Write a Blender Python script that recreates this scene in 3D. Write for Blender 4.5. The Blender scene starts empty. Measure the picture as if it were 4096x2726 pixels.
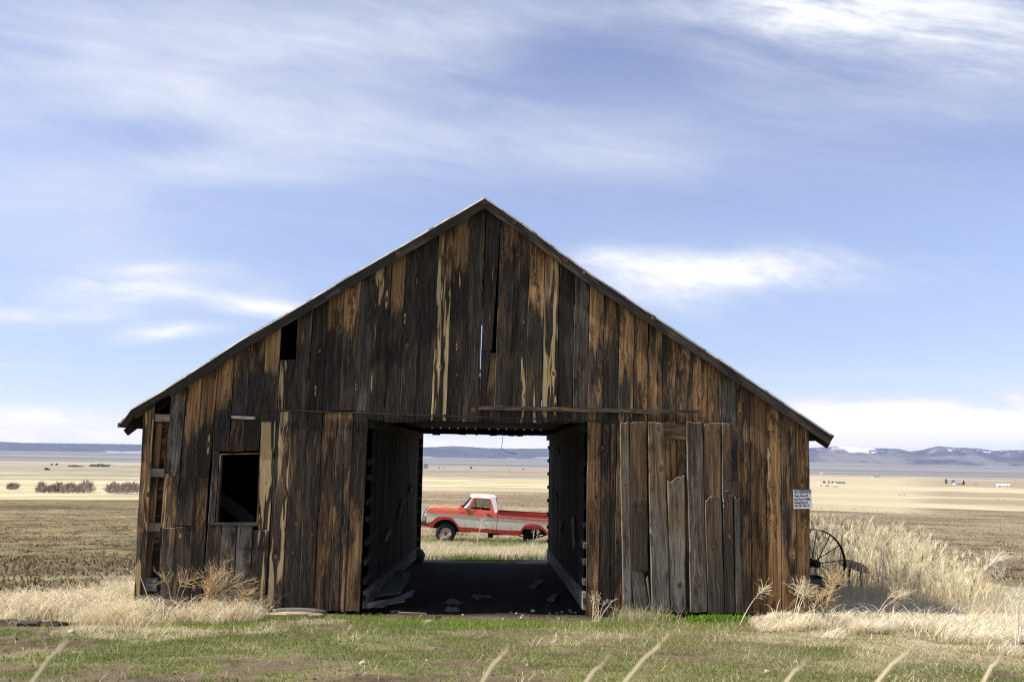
import bpy, math, random
import numpy as np
from mathutils import Vector, Matrix
from mathutils.geometry import tessellate_polygon
SC = bpy.context.scene
COL = SC.collection
RND = random.Random(11)
NR = np.random.default_rng(5)

# ------------------------------------------------------------------ camera: eye at z = 0, sixteen metres before the barn front (y = 0)
EYE = Vector((0, -16, 0)); FPX = 3982.0
_th = math.atan(455 / FPX); _ps = math.atan(70.5 / FPX); _ro = 0.0165
_F = Vector((math.sin(_ps) * math.cos(_th), math.cos(_ps) * math.cos(_th), math.sin(_th)))
_R0 = Vector((math.cos(_ps), -math.sin(_ps), 0)); _U0 = _R0.cross(_F)
CR = _R0 * math.cos(_ro) + _U0 * math.sin(_ro); CU = _U0 * math.cos(_ro) - _R0 * math.sin(_ro)

def ray(px, py): return _F * FPX + CR * (px - 2048) - CU * (py - 1363)
def onY(px, py, Y=0.0):
    d = ray(px, py); return EYE + d * ((Y + 16) / d.y)
def XZ(px, py, Y=0.0):
    p = onY(px, py, Y); return (p.x, p.z)

# ------------------------------------------------------------------ numpy noise
def _hash(ix, iy, s):
    h = (ix.astype(np.int64) * 374761393 + iy.astype(np.int64) * 668265263 + s * 982451653) & 0x7fffffff
    h = ((h ^ (h >> 13)) * 1274126177) & 0x7fffffff
    return ((h ^ (h >> 16)) & 0xffff) / 65535.0
def vnoise(x, y, s=0):
    x = np.asarray(x, float); y = np.asarray(y, float)
    ix = np.floor(x); iy = np.floor(y); fx = x - ix; fy = y - iy
    fx = fx * fx * (3 - 2 * fx); fy = fy * fy * (3 - 2 * fy)
    a = _hash(ix, iy, s); b = _hash(ix + 1, iy, s); c = _hash(ix, iy + 1, s); d = _hash(ix + 1, iy + 1, s)
    return (a * (1 - fx) + b * fx) * (1 - fy) + (c * (1 - fx) + d * fx) * fy
def fbm(x, y, s=0, o=4, g=.5):
    r = 0; a = 1; t = 0
    for k in range(o):
        r = r + a * vnoise(x * 2 ** k + 13.7 * k, y * 2 ** k + 7.1 * k, s + k); t += a; a *= g
    return r / t
def sst(a, b, x):
    t = np.clip((x - a) / (b - a), 0, 1); return t * t * (3 - 2 * t)

# ------------------------------------------------------------------ terrain
_LD = np.linspace(math.log(.5), math.log(30000), 900)
def _prof(pts):
    d = np.log([max(p[0], .4) for p in pts]); z = [p[1] for p in pts]
    v = np.interp(_LD, d, z); k = np.exp(-np.linspace(-2, 2, 31) ** 2); k /= k.sum()
    return np.convolve(np.pad(v, 15, mode='edge'), k, 'valid')
_near = [(.4, -1.5), (3, -1.66), (6, -1.84), (11, -2.15), (16, -2.49), (27.6, -2.86)]
_PC = _prof(_near + [(39, -3.44), (70, -4.5), (220, -7.9), (600, -13.6), (1500, -24), (3000, -36.3), (3600, -44), (30000, -44)])
_PL = _prof(_near + [(39, -3.5), (70, -5.1), (220, -10.2), (600, -15.4), (1500, -25), (3000, -36.3), (3600, -44), (30000, -44)])
_PR = _prof(_near + [(39, -3.5), (70, -4.9), (220, -9.2), (600, -15.0), (1500, -25), (2700, -36.3), (3300, -44), (30000, -44)])
def G(x, y):
    x = np.asarray(x, float); y = np.asarray(y, float)
    d = np.maximum(np.hypot(x, y + 16), .5); az = x / np.maximum(np.abs(y + 16), .5)
    wl = sst(-.12, -.36, az); wr = sst(.1, .34, az); ld = np.log(d)
    z = np.interp(ld, _LD, _PC) * (1 - wl - wr) + np.interp(ld, _LD, _PL) * wl + np.interp(ld, _LD, _PR) * wr
    z = z + (fbm(x * .45, y * .45, 3) - .5) * .10 * sst(60, 10, d) + (fbm(x * 2.2, y * 2.2, 9) - .5) * .07 * sst(40, 12, d)
    z = z + (fbm(x * .02, y * .02, 21) - .5) * 1.2 * sst(60, 200, d) * sst(3000, 900, d)
    ins = sst(-5.9, -5.4, x) * sst(5.4, 4.9, x) * sst(-.9, .2, y) * sst(12.6, 11.4, y)
    z = z - .03 * ins
    return z
def g(x, y): return float(G(x, y))
def hit(px, py):
    d = ray(px, py); d.normalize(); t = 4.0; last = t
    while t < 15000:
        p = EYE + d * t
        if p.z < g(p.x, p.y): break
        last = t; t *= 1.01
    for _ in range(24):
        m = (last + t) / 2; p = EYE + d * m
        if p.z < g(p.x, p.y): t = m
        else: last = m
    return EYE + d * t

# ------------------------------------------------------------------ objects
ORG = {}
def put(o, parent=None):
    COL.objects.link(o)
    if parent is not None: o.parent = parent
def tag(o, label=None, cat=None, group=None, kind=None):
    if label: o['label'] = label
    if cat: o['category'] = cat
    if group: o['group'] = group
    if kind: o['kind'] = kind
    return o
def thing(name, label, cat, loc=(0, 0, 0), group=None):
    o = bpy.data.objects.new(name, None); o.empty_display_size = .2; o.location = loc
    put(o); ORG[o.name] = Vector(loc); return tag(o, label, cat, group)

class MB:
    def __init__(s): s.v = []; s.f = []; s.wv = []; s.tn = []; s.mi = []; s.m = 0; s.tone = (.3, .3, .2); s.seed = 0
    def vert(s, p, wv=None, tone=None):
        s.v.append((p[0], p[1], p[2])); s.wv.append(wv or (p[0] + p[1], p[2], s.seed)); s.tn.append(tone or s.tone); return len(s.v) - 1
    def face(s, *ix): s.f.append(ix); s.mi.append(s.m)
    def build(s, name, mats, parent=None, loc=None, smooth=False):
        if not isinstance(mats, (list, tuple)): mats = [mats]
        org = Vector((0, 0, 0))
        if parent is not None: org = ORG[parent.name]
        elif loc is not None: org = Vector(loc)
        me = bpy.data.meshes.new(name)
        me.from_pydata([(a - org.x, b - org.y, c - org.z) for a, b, c in s.v], [], s.f)
        for m in mats: me.materials.append(m)
        if len(mats) > 1: me.polygons.foreach_set('material_index', s.mi)
        a = me.attributes.new('wv', 'FLOAT_VECTOR', 'POINT'); a.data.foreach_set('vector', np.array(s.wv, 'f').ravel())
        t = np.ones((len(s.v), 4), 'f'); t[:, :3] = s.tn
        a = me.attributes.new('tone', 'FLOAT_COLOR', 'POINT'); a.data.foreach_set('color', t.ravel())
        me.polygons.foreach_set('use_smooth', [smooth] * len(me.polygons)); me.update()
        o = bpy.data.objects.new(name, me); put(o, parent)
        if parent is None: o.location = org
        ORG[o.name] = org
        return o
    # ---- shapes
    def box(s, c, size, rot=None, taper=0):
        s.seed = RND.random() * 40; c = Vector(c); h = [k / 2 for k in size]; L = max(range(3), key=lambda k: size[k])
        for ax in range(3):
            o1, o2 = [k for k in range(3) if k != ax]
            if o1 == L: al, ac = o1, o2
            else: al, ac = o2, o1
            for sg in (-1, 1):
                ids = []
                for a, b in ((-1, -1), (1, -1), (1, 1), (-1, 1)):
                    q = [0, 0, 0]; q[ax] = sg * h[ax]; q[o1] = a * h[o1]; q[o2] = b * h[o2]
                    w = (q[ac] + ax * .7, q[al], s.seed)
                    p = Vector(q)
                    if rot: p = rot @ p
                    ids.append(s.vert(c + p, w))
                if (sg > 0) == (ax != 1): s.face(*ids)
                else: s.face(*ids[::-1])
    def bar(s, a, b, w, t, up=(0, 0, 1)):
        a = Vector(a); b = Vector(b); d = b - a; L = d.length; d.normalize(); u = Vector(up); sd = d.cross(u)
        if sd.length < 1e-4: sd = d.cross(Vector((1, 0, 0)))
        sd.normalize(); u = sd.cross(d)
        m = Matrix((sd, d, u)).transposed()
        s.box((a + b) / 2, (w, L, t), m)
    def tube(s, pts, r, n=6, cap=True):
        pts = [Vector(p) for p in pts]; rr = r if isinstance(r, (list, tuple)) else [r] * len(pts); rings = []; al = 0; s.seed = RND.random() * 40; ref = None
        for i, p in enumerate(pts):
            t = (pts[min(i + 1, len(pts) - 1)] - pts[max(i - 1, 0)]).normalized()
            if ref is None: ref = Vector((0, 0, 1)) if abs(t.z) < .9 else Vector((1, 0, 0))
            x = t.cross(ref); 
            if x.length < 1e-5: x = t.orthogonal()
            x.normalize(); y = x.cross(t); ref = y
            if i: al += (p - pts[i - 1]).length
            rings.append([s.vert(p + (x * math.cos(6.2832 * k / n) + y * math.sin(6.2832 * k / n)) * rr[i], (6.28 * rr[i] * k / n, al, s.seed)) for k in range(n)])
        for i in range(len(rings) - 1):
            for k in range(n): s.face(rings[i][k], rings[i + 1][k], rings[i + 1][(k + 1) % n], rings[i][(k + 1) % n])
        if cap: s.face(*rings[0]); s.face(*rings[-1][::-1])
    def rings(s, rs, close=True, cap=True):
        """skin a list of equal-length point loops"""
        ids = [[s.vert(p) for p in r] for r in rs]; n = len(ids[0])
        for i in range(len(ids) - 1):
            for k in range(n if close else n - 1): s.face(ids[i][k], ids[i][(k + 1) % n], ids[i + 1][(k + 1) % n], ids[i + 1][k])
        if cap: s.face(*ids[0][::-1]); s.face(*ids[-1])
    def lathe(s, prof, c, axis='y', n=28, rot=None):
        """prof: list of (radius, along)"""
        c = Vector(c); rs = []
        for r, a in prof:
            row = []
            for k in range(n):
                t = 6.28318 * k / n
                p = Vector((r * math.cos(t), a, r * math.sin(t))) if axis == 'y' else Vector((r * math.cos(t), r * math.sin(t), a))
                if rot: p = rot @ p
                row.append(c + p)
            rs.append(row)
        s.rings(rs, True, True)
    def prism(s, outline, fn, d0, d1):
        """outline: 2-D points, fn(a, b, depth) -> world"""
        tri = tessellate_polygon([[Vector((a, b, 0)) for a, b in outline]])
        A = [s.vert(fn(a, b, d0)) for a, b in outline]; B = [s.vert(fn(a, b, d1)) for a, b in outline]
        for t in tri: s.face(A[t[0]], A[t[1]], A[t[2]]); s.face(B[t[2]], B[t[1]], B[t[0]])
        n = len(outline)
        A2 = [s.vert(fn(a, b, d0)) for a, b in outline]; B2 = [s.vert(fn(a, b, d1)) for a, b in outline]
        for k in range(n): s.face(A2[k], A2[(k + 1) % n], B2[(k + 1) % n], B2[k])
    def board(s, fn, TL, TR, BL, BR, w0=0., th=.024, fresh=(.5, .3, .35), streak=.3, grey=.3, jt=0., jb=.012, gap=.003, nc=3, seed=None, warp=.004, twist=0., ch=.006):
        """plank between four (u, v) corners; fn(u, v, w) -> world, w outwards. fresh = (top, bottom, where it changes)"""
        s.seed = sd = RND.random() * 60 if seed is None else seed
        H = max(.05, ((TL[1] + TR[1]) - (BL[1] + BR[1])) / 2); ns = max(3, int(H / .16)); Wd = TR[0] - TL[0]
        ph = [RND.uniform(0, 6.28) for _ in range(6)]; rows = []
        ce = min(ch / max(Wd, .03), .2); cols = [0, ce] + [k / nc for k in range(1, nc)] + [1 - ce, 1]; qs = [0, min(.012 / H, .1)] + [k / ns for k in range(1, ns + 1)]; ns += 1
        jp = RND.uniform(0, 6.28); jts = [jt * (math.sin(jp + c * 4.2) + .5 * math.sin(jp * 2 + c * 11) + RND.uniform(-.25, .25)) for c in cols]; jbs = [RND.uniform(-1, 1) * jb for _ in cols]
        for i in range(ns + 1):
            q = qs[i]; row = []
            lx = TL[0] + (BL[0] - TL[0]) * q + gap + .0025 * math.sin(ph[0] + q * H * 3.1) + .002 * math.sin(ph[1] + q * H * 9)
            rx = TR[0] + (BR[0] - TR[0]) * q - gap + .0025 * math.sin(ph[2] + q * H * 2.7) + .002 * math.sin(ph[3] + q * H * 8)
            fr = fresh[1] + (fresh[0] - fresh[1]) * float(sst(fresh[2] + .2, fresh[2] - .2, q))
            for k, c in enumerate(cols):
                zt = TL[1] + (TR[1] - TL[1]) * c + jts[k]; zb = BL[1] + (BR[1] - BL[1]) * c + jbs[k]
                z = zt + (zb - zt) * q; u = lx + (rx - lx) * c
                w = w0 + th + warp * math.sin(ph[4] + q * H * 1.7) + twist * (c - .5) * (q - .3) - (ch * .9 if k in (0, len(cols) - 1) else 0) - (ch * .8 if i == 0 else 0) + .003 * math.sin(ph[5]) * (4 * c * (1 - c))
                row.append((u, z, w, (c * Wd, q * H, sd), (fr, streak, grey) if 0 < k < len(cols) - 1 and i else (fr * .5, streak, max(grey, .95))))  # worn edges and top row toned paler so they read as sunlit
            rows.append(row)
        ids = [[s.vert(fn(u, z, w), wv, tn) for u, z, w, wv, tn in row] for row in rows]; n = len(cols)
        for i in range(ns):
            for k in range(n - 1): s.face(ids[i][k], ids[i + 1][k], ids[i + 1][k + 1], ids[i][k + 1])
        # sides toned pale like sunlit edges, back and ends
        for k, flip in ((0, 0), (n - 1, 1)):
            A = [s.vert(fn(r[k][0], r[k][1], r[k][2]), (r[k][3][0] + .3, r[k][3][1], sd), (.15, 0, 1.25)) for r in rows]
            B = [s.vert(fn(r[k][0], r[k][1], r[k][2] - th), (r[k][3][0] + .3 + th, r[k][3][1], sd), (.15, 0, 1.25)) for r in rows]
            for i in range(ns):
                if flip: s.face(A[i], A[i + 1], B[i + 1], B[i])
                else: s.face(A[i], B[i], B[i + 1], A[i + 1])
        bk = [[s.vert(fn(u, z, w - th), wv, (.3, 0, .4)) for u, z, w, wv, tn in (row[0], row[-1])] for row in (rows[0], rows[ns])]
        s.face(bk[0][0], bk[0][1], bk[1][1], bk[1][0])
        for row, fl in ((rows[0], 0), (rows[ns], 1)):
            A = [s.vert(fn(u, z, w), wv, (.3, 0, .8)) for u, z, w, wv, tn in row]; B = [s.vert(fn(u, z, w - th), (wv[0], wv[1] + .05, sd), (.3, 0, .8)) for u, z, w, wv, tn in row]
            for k in range(n - 1):
                if fl: s.face(A[k], B[k], B[k + 1], A[k + 1])
                else: s.face(A[k], A[k + 1], B[k + 1], B[k])

def npmesh(name, V, Q, colr=None, mat=None, smooth=False):
    """fast mesh from arrays: V (n,3), Q (m,3|4)"""
    me = bpy.data.meshes.new(name); V = np.asarray(V, 'f'); Q = np.asarray(Q, 'i'); k = Q.shape[1]
    me.vertices.add(len(V)); me.vertices.foreach_set('co', V.ravel())
    me.loops.add(Q.size); me.loops.foreach_set('vertex_index', Q.ravel())
    me.polygons.add(len(Q)); me.polygons.foreach_set('loop_start', np.arange(0, Q.size, k, dtype='i')); me.polygons.foreach_set('loop_total', np.full(len(Q), k, 'i'))
    me.polygons.foreach_set('use_smooth', np.full(len(Q), smooth))
    if colr is not None:
        c = np.ones((len(V), 4), 'f'); c[:, :3] = colr
        a = me.attributes.new('Col', 'FLOAT_COLOR', 'POINT'); a.data.foreach_set('color', c.ravel())
    me.update(calc_edges=True); me.validate()
    if mat: me.materials.append(mat)
    o = bpy.data.objects.new(name, me); return o

def blades(P, h, w, ang, lean, face, col, nseg=2, droop=1.6, tipcol=None):
    """grass blades: P (N,3) roots, h length, w width, ang lean azimuth, lean horizontal share 0..1, face facing azimuth"""
    N = len(P); t = np.linspace(0, 1, nseg + 1); L = np.asarray(h)[:, None]
    hz = np.asarray(lean)[:, None] * L * (t ** droop)[None]; vz = L * t[None] * np.sqrt(np.clip(1 - (np.asarray(lean)[:, None] * t[None] ** .8) ** 2, .02, 1))
    X = P[:, 0:1] + hz * np.cos(ang)[:, None]; Y = P[:, 1:2] + hz * np.sin(ang)[:, None]; Z = P[:, 2:3] + vz
    ww = np.asarray(w)[:, None] * (1 - t ** 2 * .92)[None] / 2
    ox = ww * np.cos(face)[:, None]; oy = ww * np.sin(face)[:, None]
    V = np.empty((N, nseg + 1, 2, 3), 'f')
    V[:, :, 0, 0] = X - ox; V[:, :, 0, 1] = Y - oy; V[:, :, 0, 2] = Z; V[:, :, 1, 0] = X + ox; V[:, :, 1, 1] = Y + oy; V[:, :, 1, 2] = Z
    C = np.empty((N, nseg + 1, 2, 3), 'f'); C[:] = np.asarray(col)[:, None, None, :]
    b = (np.arange(N) * (nseg + 1) * 2)[:, None] + (np.arange(nseg) * 2)[None]
    Q = np.stack([b, b + 1, b + 3, b + 2], -1).reshape(-1, 4)
    return V.reshape(-1, 3), Q, C.reshape(-1, 3)
def cat(parts):
    V = []; Q = []; C = []; n = 0
    for v, q, c in parts: V.append(v); Q.append(q + n); C.append(c); n += len(v)
    return np.concatenate(V), np.concatenate(Q), np.concatenate(C)

# ------------------------------------------------------------------ nodes
class NT:
    def __init__(s, tree): s.t = tree; s.n = tree.nodes; s.l = tree.links; s.n.clear()
    def new(s, typ, **kw):
        nd = s.n.new(typ); ins = kw.pop('ins', {})
        for k, v in kw.items(): setattr(nd, k, v)
        for k, v in ins.items(): s.set(nd, k, v)
        return nd
    def set(s, nd, k, v):
        i = nd.inputs[k]
        if hasattr(v, 'is_linked') or isinstance(v, bpy.types.NodeSocket): s.l.new(v, i)
        else: i.default_value = v
    def m(s, op, a, b=0., c=0., clamp=False):
        nd = s.new('ShaderNodeMath', operation=op, use_clamp=clamp)
        for k, v in enumerate((a, b, c)): s.set(nd, k, v)
        return nd.outputs[0]
    def vm(s, op, a, b=(0, 0, 0)):
        nd = s.new('ShaderNodeVectorMath', operation=op); s.set(nd, 0, a); s.set(nd, 1, b)
        return nd.outputs['Value'] if op in ('LENGTH', 'DOT_PRODUCT') else nd.outputs[0]
    def xyz(s, x, y, z=0.):
        nd = s.new('ShaderNodeCombineXYZ'); s.set(nd, 0, x); s.set(nd, 1, y); s.set(nd, 2, z); return nd.outputs[0]
    def sep(s, v):
        nd = s.new('ShaderNodeSeparateXYZ'); s.set(nd, 0, v); return nd.outputs
    def noise(s, vec, scale=1., det=3., rough=.55, dist=0., col=False):
        nd = s.new('ShaderNodeTexNoise', ins={'Vector': vec, 'Scale': scale, 'Detail': det, 'Roughness': rough, 'Distortion': dist})
        return nd.outputs['Color' if col else 'Fac']
    def ss(s, v, a, b, o0=0., o1=1.):
        nd = s.new('ShaderNodeMapRange', interpolation_type='SMOOTHSTEP', ins={0: v, 1: a, 2: b, 3: o0, 4: o1}); return nd.outputs[0]
    def ramp(s, v, stops):
        nd = s.new('ShaderNodeValToRGB'); e = nd.color_ramp.elements
        while len(e) < len(stops): e.new(.5)
        for k, (p, c) in enumerate(stops): e[k].position = p; e[k].color = (*c, 1)
        s.set(nd, 0, v); return nd.outputs[0]
    def mix(s, f, a, b, typ='MIX'):
        nd = s.new('ShaderNodeMix', data_type='RGBA', blend_type=typ); s.set(nd, 0, f)
        for k, v in ((6, a), (7, b)): s.set(nd, k, v if not isinstance(v, tuple) or len(v) == 4 else (*v, 1))
        return nd.outputs[2]
    def attr(s, name): return s.new('ShaderNodeAttribute', attribute_name=name)
    def bump(s, h, st=.4, dist=.01): return s.new('ShaderNodeBump', ins={'Height': h, 'Strength': st, 'Distance': dist}).outputs[0]
    def out(s, col, rough=.8, spec=.25, normal=None, metal=0., **kw):
        p = s.new('ShaderNodeBsdfPrincipled'); s.set(p, 'Base Color', col if not isinstance(col, tuple) or len(col) == 4 else (*col, 1)); s.set(p, 'Roughness', rough); s.set(p, 'Specular IOR Level', spec); s.set(p, 'Metallic', metal)
        if normal is not None: s.set(p, 'Normal', normal)
        for k, v in kw.items(): s.set(p, k, v)
        o = s.new('ShaderNodeOutputMaterial'); s.l.new(p.outputs[0], o.inputs[0]); return p
def mat(name):
    m = bpy.data.materials.new(name); m.use_nodes = True; return m, NT(m.node_tree)
MATS = {}

def wood(name, dark=((.007, .006, .005), (.055, .044, .034)), greyc=((.055, .048, .039), (.25, .215, .17)), freshc=((.060, .030, .012), (.235, .130, .056), (.50, .33, .175)), saw=0., bump=.7, orange=(.40, .178, .060)):
    m, n = mat(name); a = n.attr('wv').outputs['Vector']; tn = n.sep(n.attr('tone').outputs['Color'])
    x, y, z = n.sep(a); off = n.xyz(n.m('MULTIPLY', z, 5.3), n.m('MULTIPLY', z, 3.1), n.m('MULTIPLY', z, 1.7)); P = n.vm('ADD', n.xyz(x, y, 0.), off)
    # knots
    sc = (4.1, 1.9, 1.); vq = n.vm('MULTIPLY', P, sc)
    vo = n.new('ShaderNodeTexVoronoi', voronoi_dimensions='2D', ins={'Vector': vq, 'Scale': 1., 'Randomness': .85})
    dl = n.vm('DIVIDE', n.vm('SUBTRACT', vq, vo.outputs['Position']), sc); dx, dy, _ = n.sep(dl); kd = n.vm('LENGTH', n.xyz(dx, n.m('MULTIPLY', dy, .85)))
    rc = n.sep(vo.outputs['Color']); kr = n.m('MULTIPLY_ADD', n.m('MULTIPLY', rc[0], rc[0]), .034, .006); has = n.m('GREATER_THAN', rc[1], .5)
    # grain bends round the knots
    bend = n.m('MULTIPLY', n.m('EXPONENT', n.m('MULTIPLY', n.m('MULTIPLY', kd, kd), -190.)), has)
    wv_ = n.noise(n.vm('MULTIPLY', P, (3., .9, 1.)), 1., 2.)
    xw = n.m('ADD', n.m('SUBTRACT', x, n.m('MULTIPLY', dx, bend)), n.m('MULTIPLY', n.m('SUBTRACT', wv_, .5), .035))
    Q = n.vm('ADD', n.xyz(xw, y, 0.), off)
    g1 = n.noise(n.vm('MULTIPLY', Q, (150., 3., 1.)), 1., 4., .6); g2 = n.noise(n.vm('MULTIPLY', Q, (34., .7, 1.)), 1., 5., .6)
    we = n.noise(n.vm('MULTIPLY', Q, (7., 1.1, 1.)), 1., 6., .68); big = n.noise(n.vm('MULTIPLY', Q, (2., .8, 1.)), 1., 3.)
    # dark weathered, silver grey and fresher brown wood
    dk = n.mix(n.ss(g1, .3, .72), dark[0], dark[1]); dk = n.mix(n.m('MULTIPLY', n.ss(n.noise(n.vm('MULTIPLY', Q, (16., .8, 3.)), 1., 4., .65), .48, .66), .45), dk, n.mix(n.ss(g1, .35, .7), tuple(k * .45 for k in freshc[1]), tuple(k * .85 for k in freshc[1]))); gy = n.mix(n.ss(g1, .28, .75), greyc[0], greyc[1])
    gmask = n.ss(n.m('ADD', n.m('MULTIPLY_ADD', g2, .45, n.m('MULTIPLY', big, .55)), n.m('MULTIPLY', n.m('SUBTRACT', tn[2], .5), .9)), .48, .72)
    base = n.mix(gmask, dk, gy)
    fr = n.ramp(n.m('MULTIPLY_ADD', g2, .75, n.m('MULTIPLY', g1, .25)), [(.33, freshc[0]), (.52, freshc[1]), (.70, freshc[2])])
    fm = n.ss(n.m('ADD', n.m('ADD', n.m('MULTIPLY', we, .7), n.m('MULTIPLY', g1, .3)), n.m('MULTIPLY', n.m('SUBTRACT', tn[0], .5), .66)), .44, .60)
    hs_ = n.sep(n.new('ShaderNodeTexWhiteNoise', noise_dimensions='1D', ins={'W': z}).outputs['Color'])
    fr = n.mix(n.m('MULTIPLY', hs_[0], .28), fr, n.mix(n.ss(g2, .35, .68), tuple(k * .3 for k in orange), orange))
    base = n.mix(fm, base, fr); base = n.mix(1., base, n.ramp(hs_[1], [(0, (.62,) * 3), (1, (1.62,) * 3)]), 'MULTIPLY')
    sm_ = n.ss(n.noise(n.vm('MULTIPLY', Q, (6.5, 1.5, 5.)), 1., 6., .72), .51, .60); base = n.mix(n.m('MULTIPLY', sm_, .8), base, n.mix(.3, dark[0], dark[1]))
    sf_ = n.noise(n.vm('MULTIPLY', Q, (110., 1.6, 7.)), 1., 3., .6); base = n.mix(n.m('MULTIPLY', n.ss(sf_, .60, .70), .42), base, greyc[1])
    # bare golden streaks with sharp edges
    st = n.noise(n.vm('MULTIPLY', Q, (10., .55, 1.)), 1., 3., .55, .5)
    sm = n.ss(n.m('ADD', st, n.m('MULTIPLY', n.m('SUBTRACT', tn[1], .5), .34)), .665, .69)
    tail = n.m('MULTIPLY', n.ss(n.vm('LENGTH', n.xyz(dx, n.m('MULTIPLY', dy, .13))), n.m('MULTIPLY', kr, .62), n.m('MULTIPLY', kr, .5)), n.m('MULTIPLY', has, n.m('GREATER_THAN', n.m('ADD', rc[2], tn[1]), 1.12)))
    gold = n.mix(n.ss(g1, .3, .7), (.30, .19, .075), (.60, .44, .23))
    base = n.mix(n.m('MAXIMUM', sm, tail), base, gold)
    # checks (cracks along the grain)
    ck = n.noise(n.vm('MULTIPLY', Q, (70., .45, 2.)), 1., 2., .5); cm = n.ss(ck, .735, .77)
    base = n.mix(n.m('MULTIPLY', cm, .85), base, (.006, .005, .004))
    # knots
    km = n.m('MULTIPLY', n.ss(kd, kr, n.m('MULTIPLY', kr, .86)), has); ring = n.m('MULTIPLY', n.ss(kd, n.m('MULTIPLY', kr, 1.5), n.m('MULTIPLY', kr, 1.02)), has)
    kc = n.mix(n.ss(n.m('SINE', n.m('MULTIPLY', kd, 900.)), -.6, .8), (.045, .022, .009), (.27, .155, .062))
    hole = n.m('MULTIPLY', n.ss(kd, n.m('MULTIPLY', kr, .42), n.m('MULTIPLY', kr, .3)), n.m('GREATER_THAN', rc[2], .7))
    base = n.mix(n.m('MULTIPLY', ring, .7), base, (.03, .017, .008)); base = n.mix(km, base, kc); base = n.mix(n.m('MULTIPLY', hole, has), base, (.004, .003, .003))
    hgt = n.m('ADD', n.m('MULTIPLY', g1, .6), n.m('ADD', n.m('MULTIPLY', g2, .5), n.m('ADD', n.m('MULTIPLY', cm, -1.2), n.m('MULTIPLY', km, .5))))
    if saw:
        sw = n.m('SINE', n.m('MULTIPLY', n.m('ADD', n.m('ADD', y, n.m('MULTIPLY', n.m('MULTIPLY', x, x), 2.2)), n.m('MULTIPLY', big, .22)), 190.))
        sfm = n.m('MULTIPLY', n.ss(sw, .1, .9), n.ss(n.noise(n.vm('MULTIPLY', P, (2., 1.3, 1.))), .42, .6))
        base = n.mix(n.m('MULTIPLY', sfm, saw), base, (.03, .024, .02)); hgt = n.m('ADD', hgt, n.m('MULTIPLY', sw, .35 * saw))
    n.out(base, .88, .18, n.bump(hgt, bump, .006)); return m

def plain(name, col, rough=.8, spec=.25, var=.25, scale=6., bump=0., metal=0., rust=None, rustamt=.5, **kw):
    m, n = mat(name); tc = n.new('ShaderNodeTexCoord').outputs['Object']
    a = n.noise(tc, scale, 5., .6); c = n.mix(n.ss(a, .25, .75), tuple(k * (1 - var) for k in col), tuple(min(1, k * (1 + var)) for k in col))
    if rust:
        r = n.noise(tc, scale * 1.7, 6., .7); rr = n.mix(n.noise(tc, scale * 6, 3.), rust, tuple(k * .5 for k in rust)); c = n.mix(n.ss(r, 1 - rustamt - .06, 1 - rustamt + .06), c, rr)
    n.out(c, rough, spec, n.bump(n.noise(tc, scale * 8, 4.), bump, .01) if bump else None, metal, **kw); return m
def attrmat(name, rough=.85, trans=.0, var=.25, scale=9., spec=.15, bump=0., bscale=14., bdist=.04):
    m, n = mat(name); c = n.attr('Col').outputs['Color']; tc = n.new('ShaderNodeTexCoord').outputs['Object']
    if var: c = n.mix(1., c, n.mix(n.noise(tc, scale, 5., .65), (1 - var,) * 3, (1 + var,) * 3), 'MULTIPLY')
    p = n.out(c, rough, spec, n.bump(n.noise(tc, bscale, 6., .65), bump, bdist) if bump else None)
    if trans:
        tr = n.new('ShaderNodeBsdfTranslucent'); n.set(tr, 0, c); mx = n.new('ShaderNodeMixShader'); n.set(mx, 0, trans); n.l.new(p.outputs[0], mx.inputs[1]); n.l.new(tr.outputs[0], mx.inputs[2])
        o = [k for k in n.n if k.type == 'OUTPUT_MATERIAL'][0]; n.l.new(mx.outputs[0], o.inputs[0])
    return m
W_FRONT = wood('weathered_barn_wood')
W_DOOR = wood('grey_door_wood', orange=(.2, .115, .055), dark=((.022, .016, .011), (.105, .078, .054)), greyc=((.06, .052, .042), (.32, .28, .225)), freshc=((.05, .028, .013), (.15, .092, .046), (.30, .20, .115)), saw=.3, bump=.8)
W_IN = wood('dark_inner_wood', dark=((.006, .005, .004), (.026, .021, .017)), greyc=((.015, .013, .011), (.058, .051, .044)), freshc=((.016, .009, .005), (.036, .021, .011), (.065, .04, .022)))  # wood colours lowered to add interior shade
W_TRIM = wood('trim_wood', dark=((.02, .017, .014), (.075, .064, .054)), greyc=((.035, .031, .026), (.17, .15, .125)))
W_PALE = wood('pale_cut_wood', dark=((.2, .14, .08), (.42, .33, .22)), greyc=((.2, .19, .17), (.42, .4, .36)), freshc=((.3, .2, .11), (.48, .36, .23), (.62, .5, .36)))
W_GREY = wood('silver_board_wood', dark=((.05, .045, .04), (.16, .15, .14)), greyc=((.1, .092, .08), (.34, .31, .265)), freshc=((.08, .06, .045), (.16, .13, .1), (.25, .21, .17)))
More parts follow.
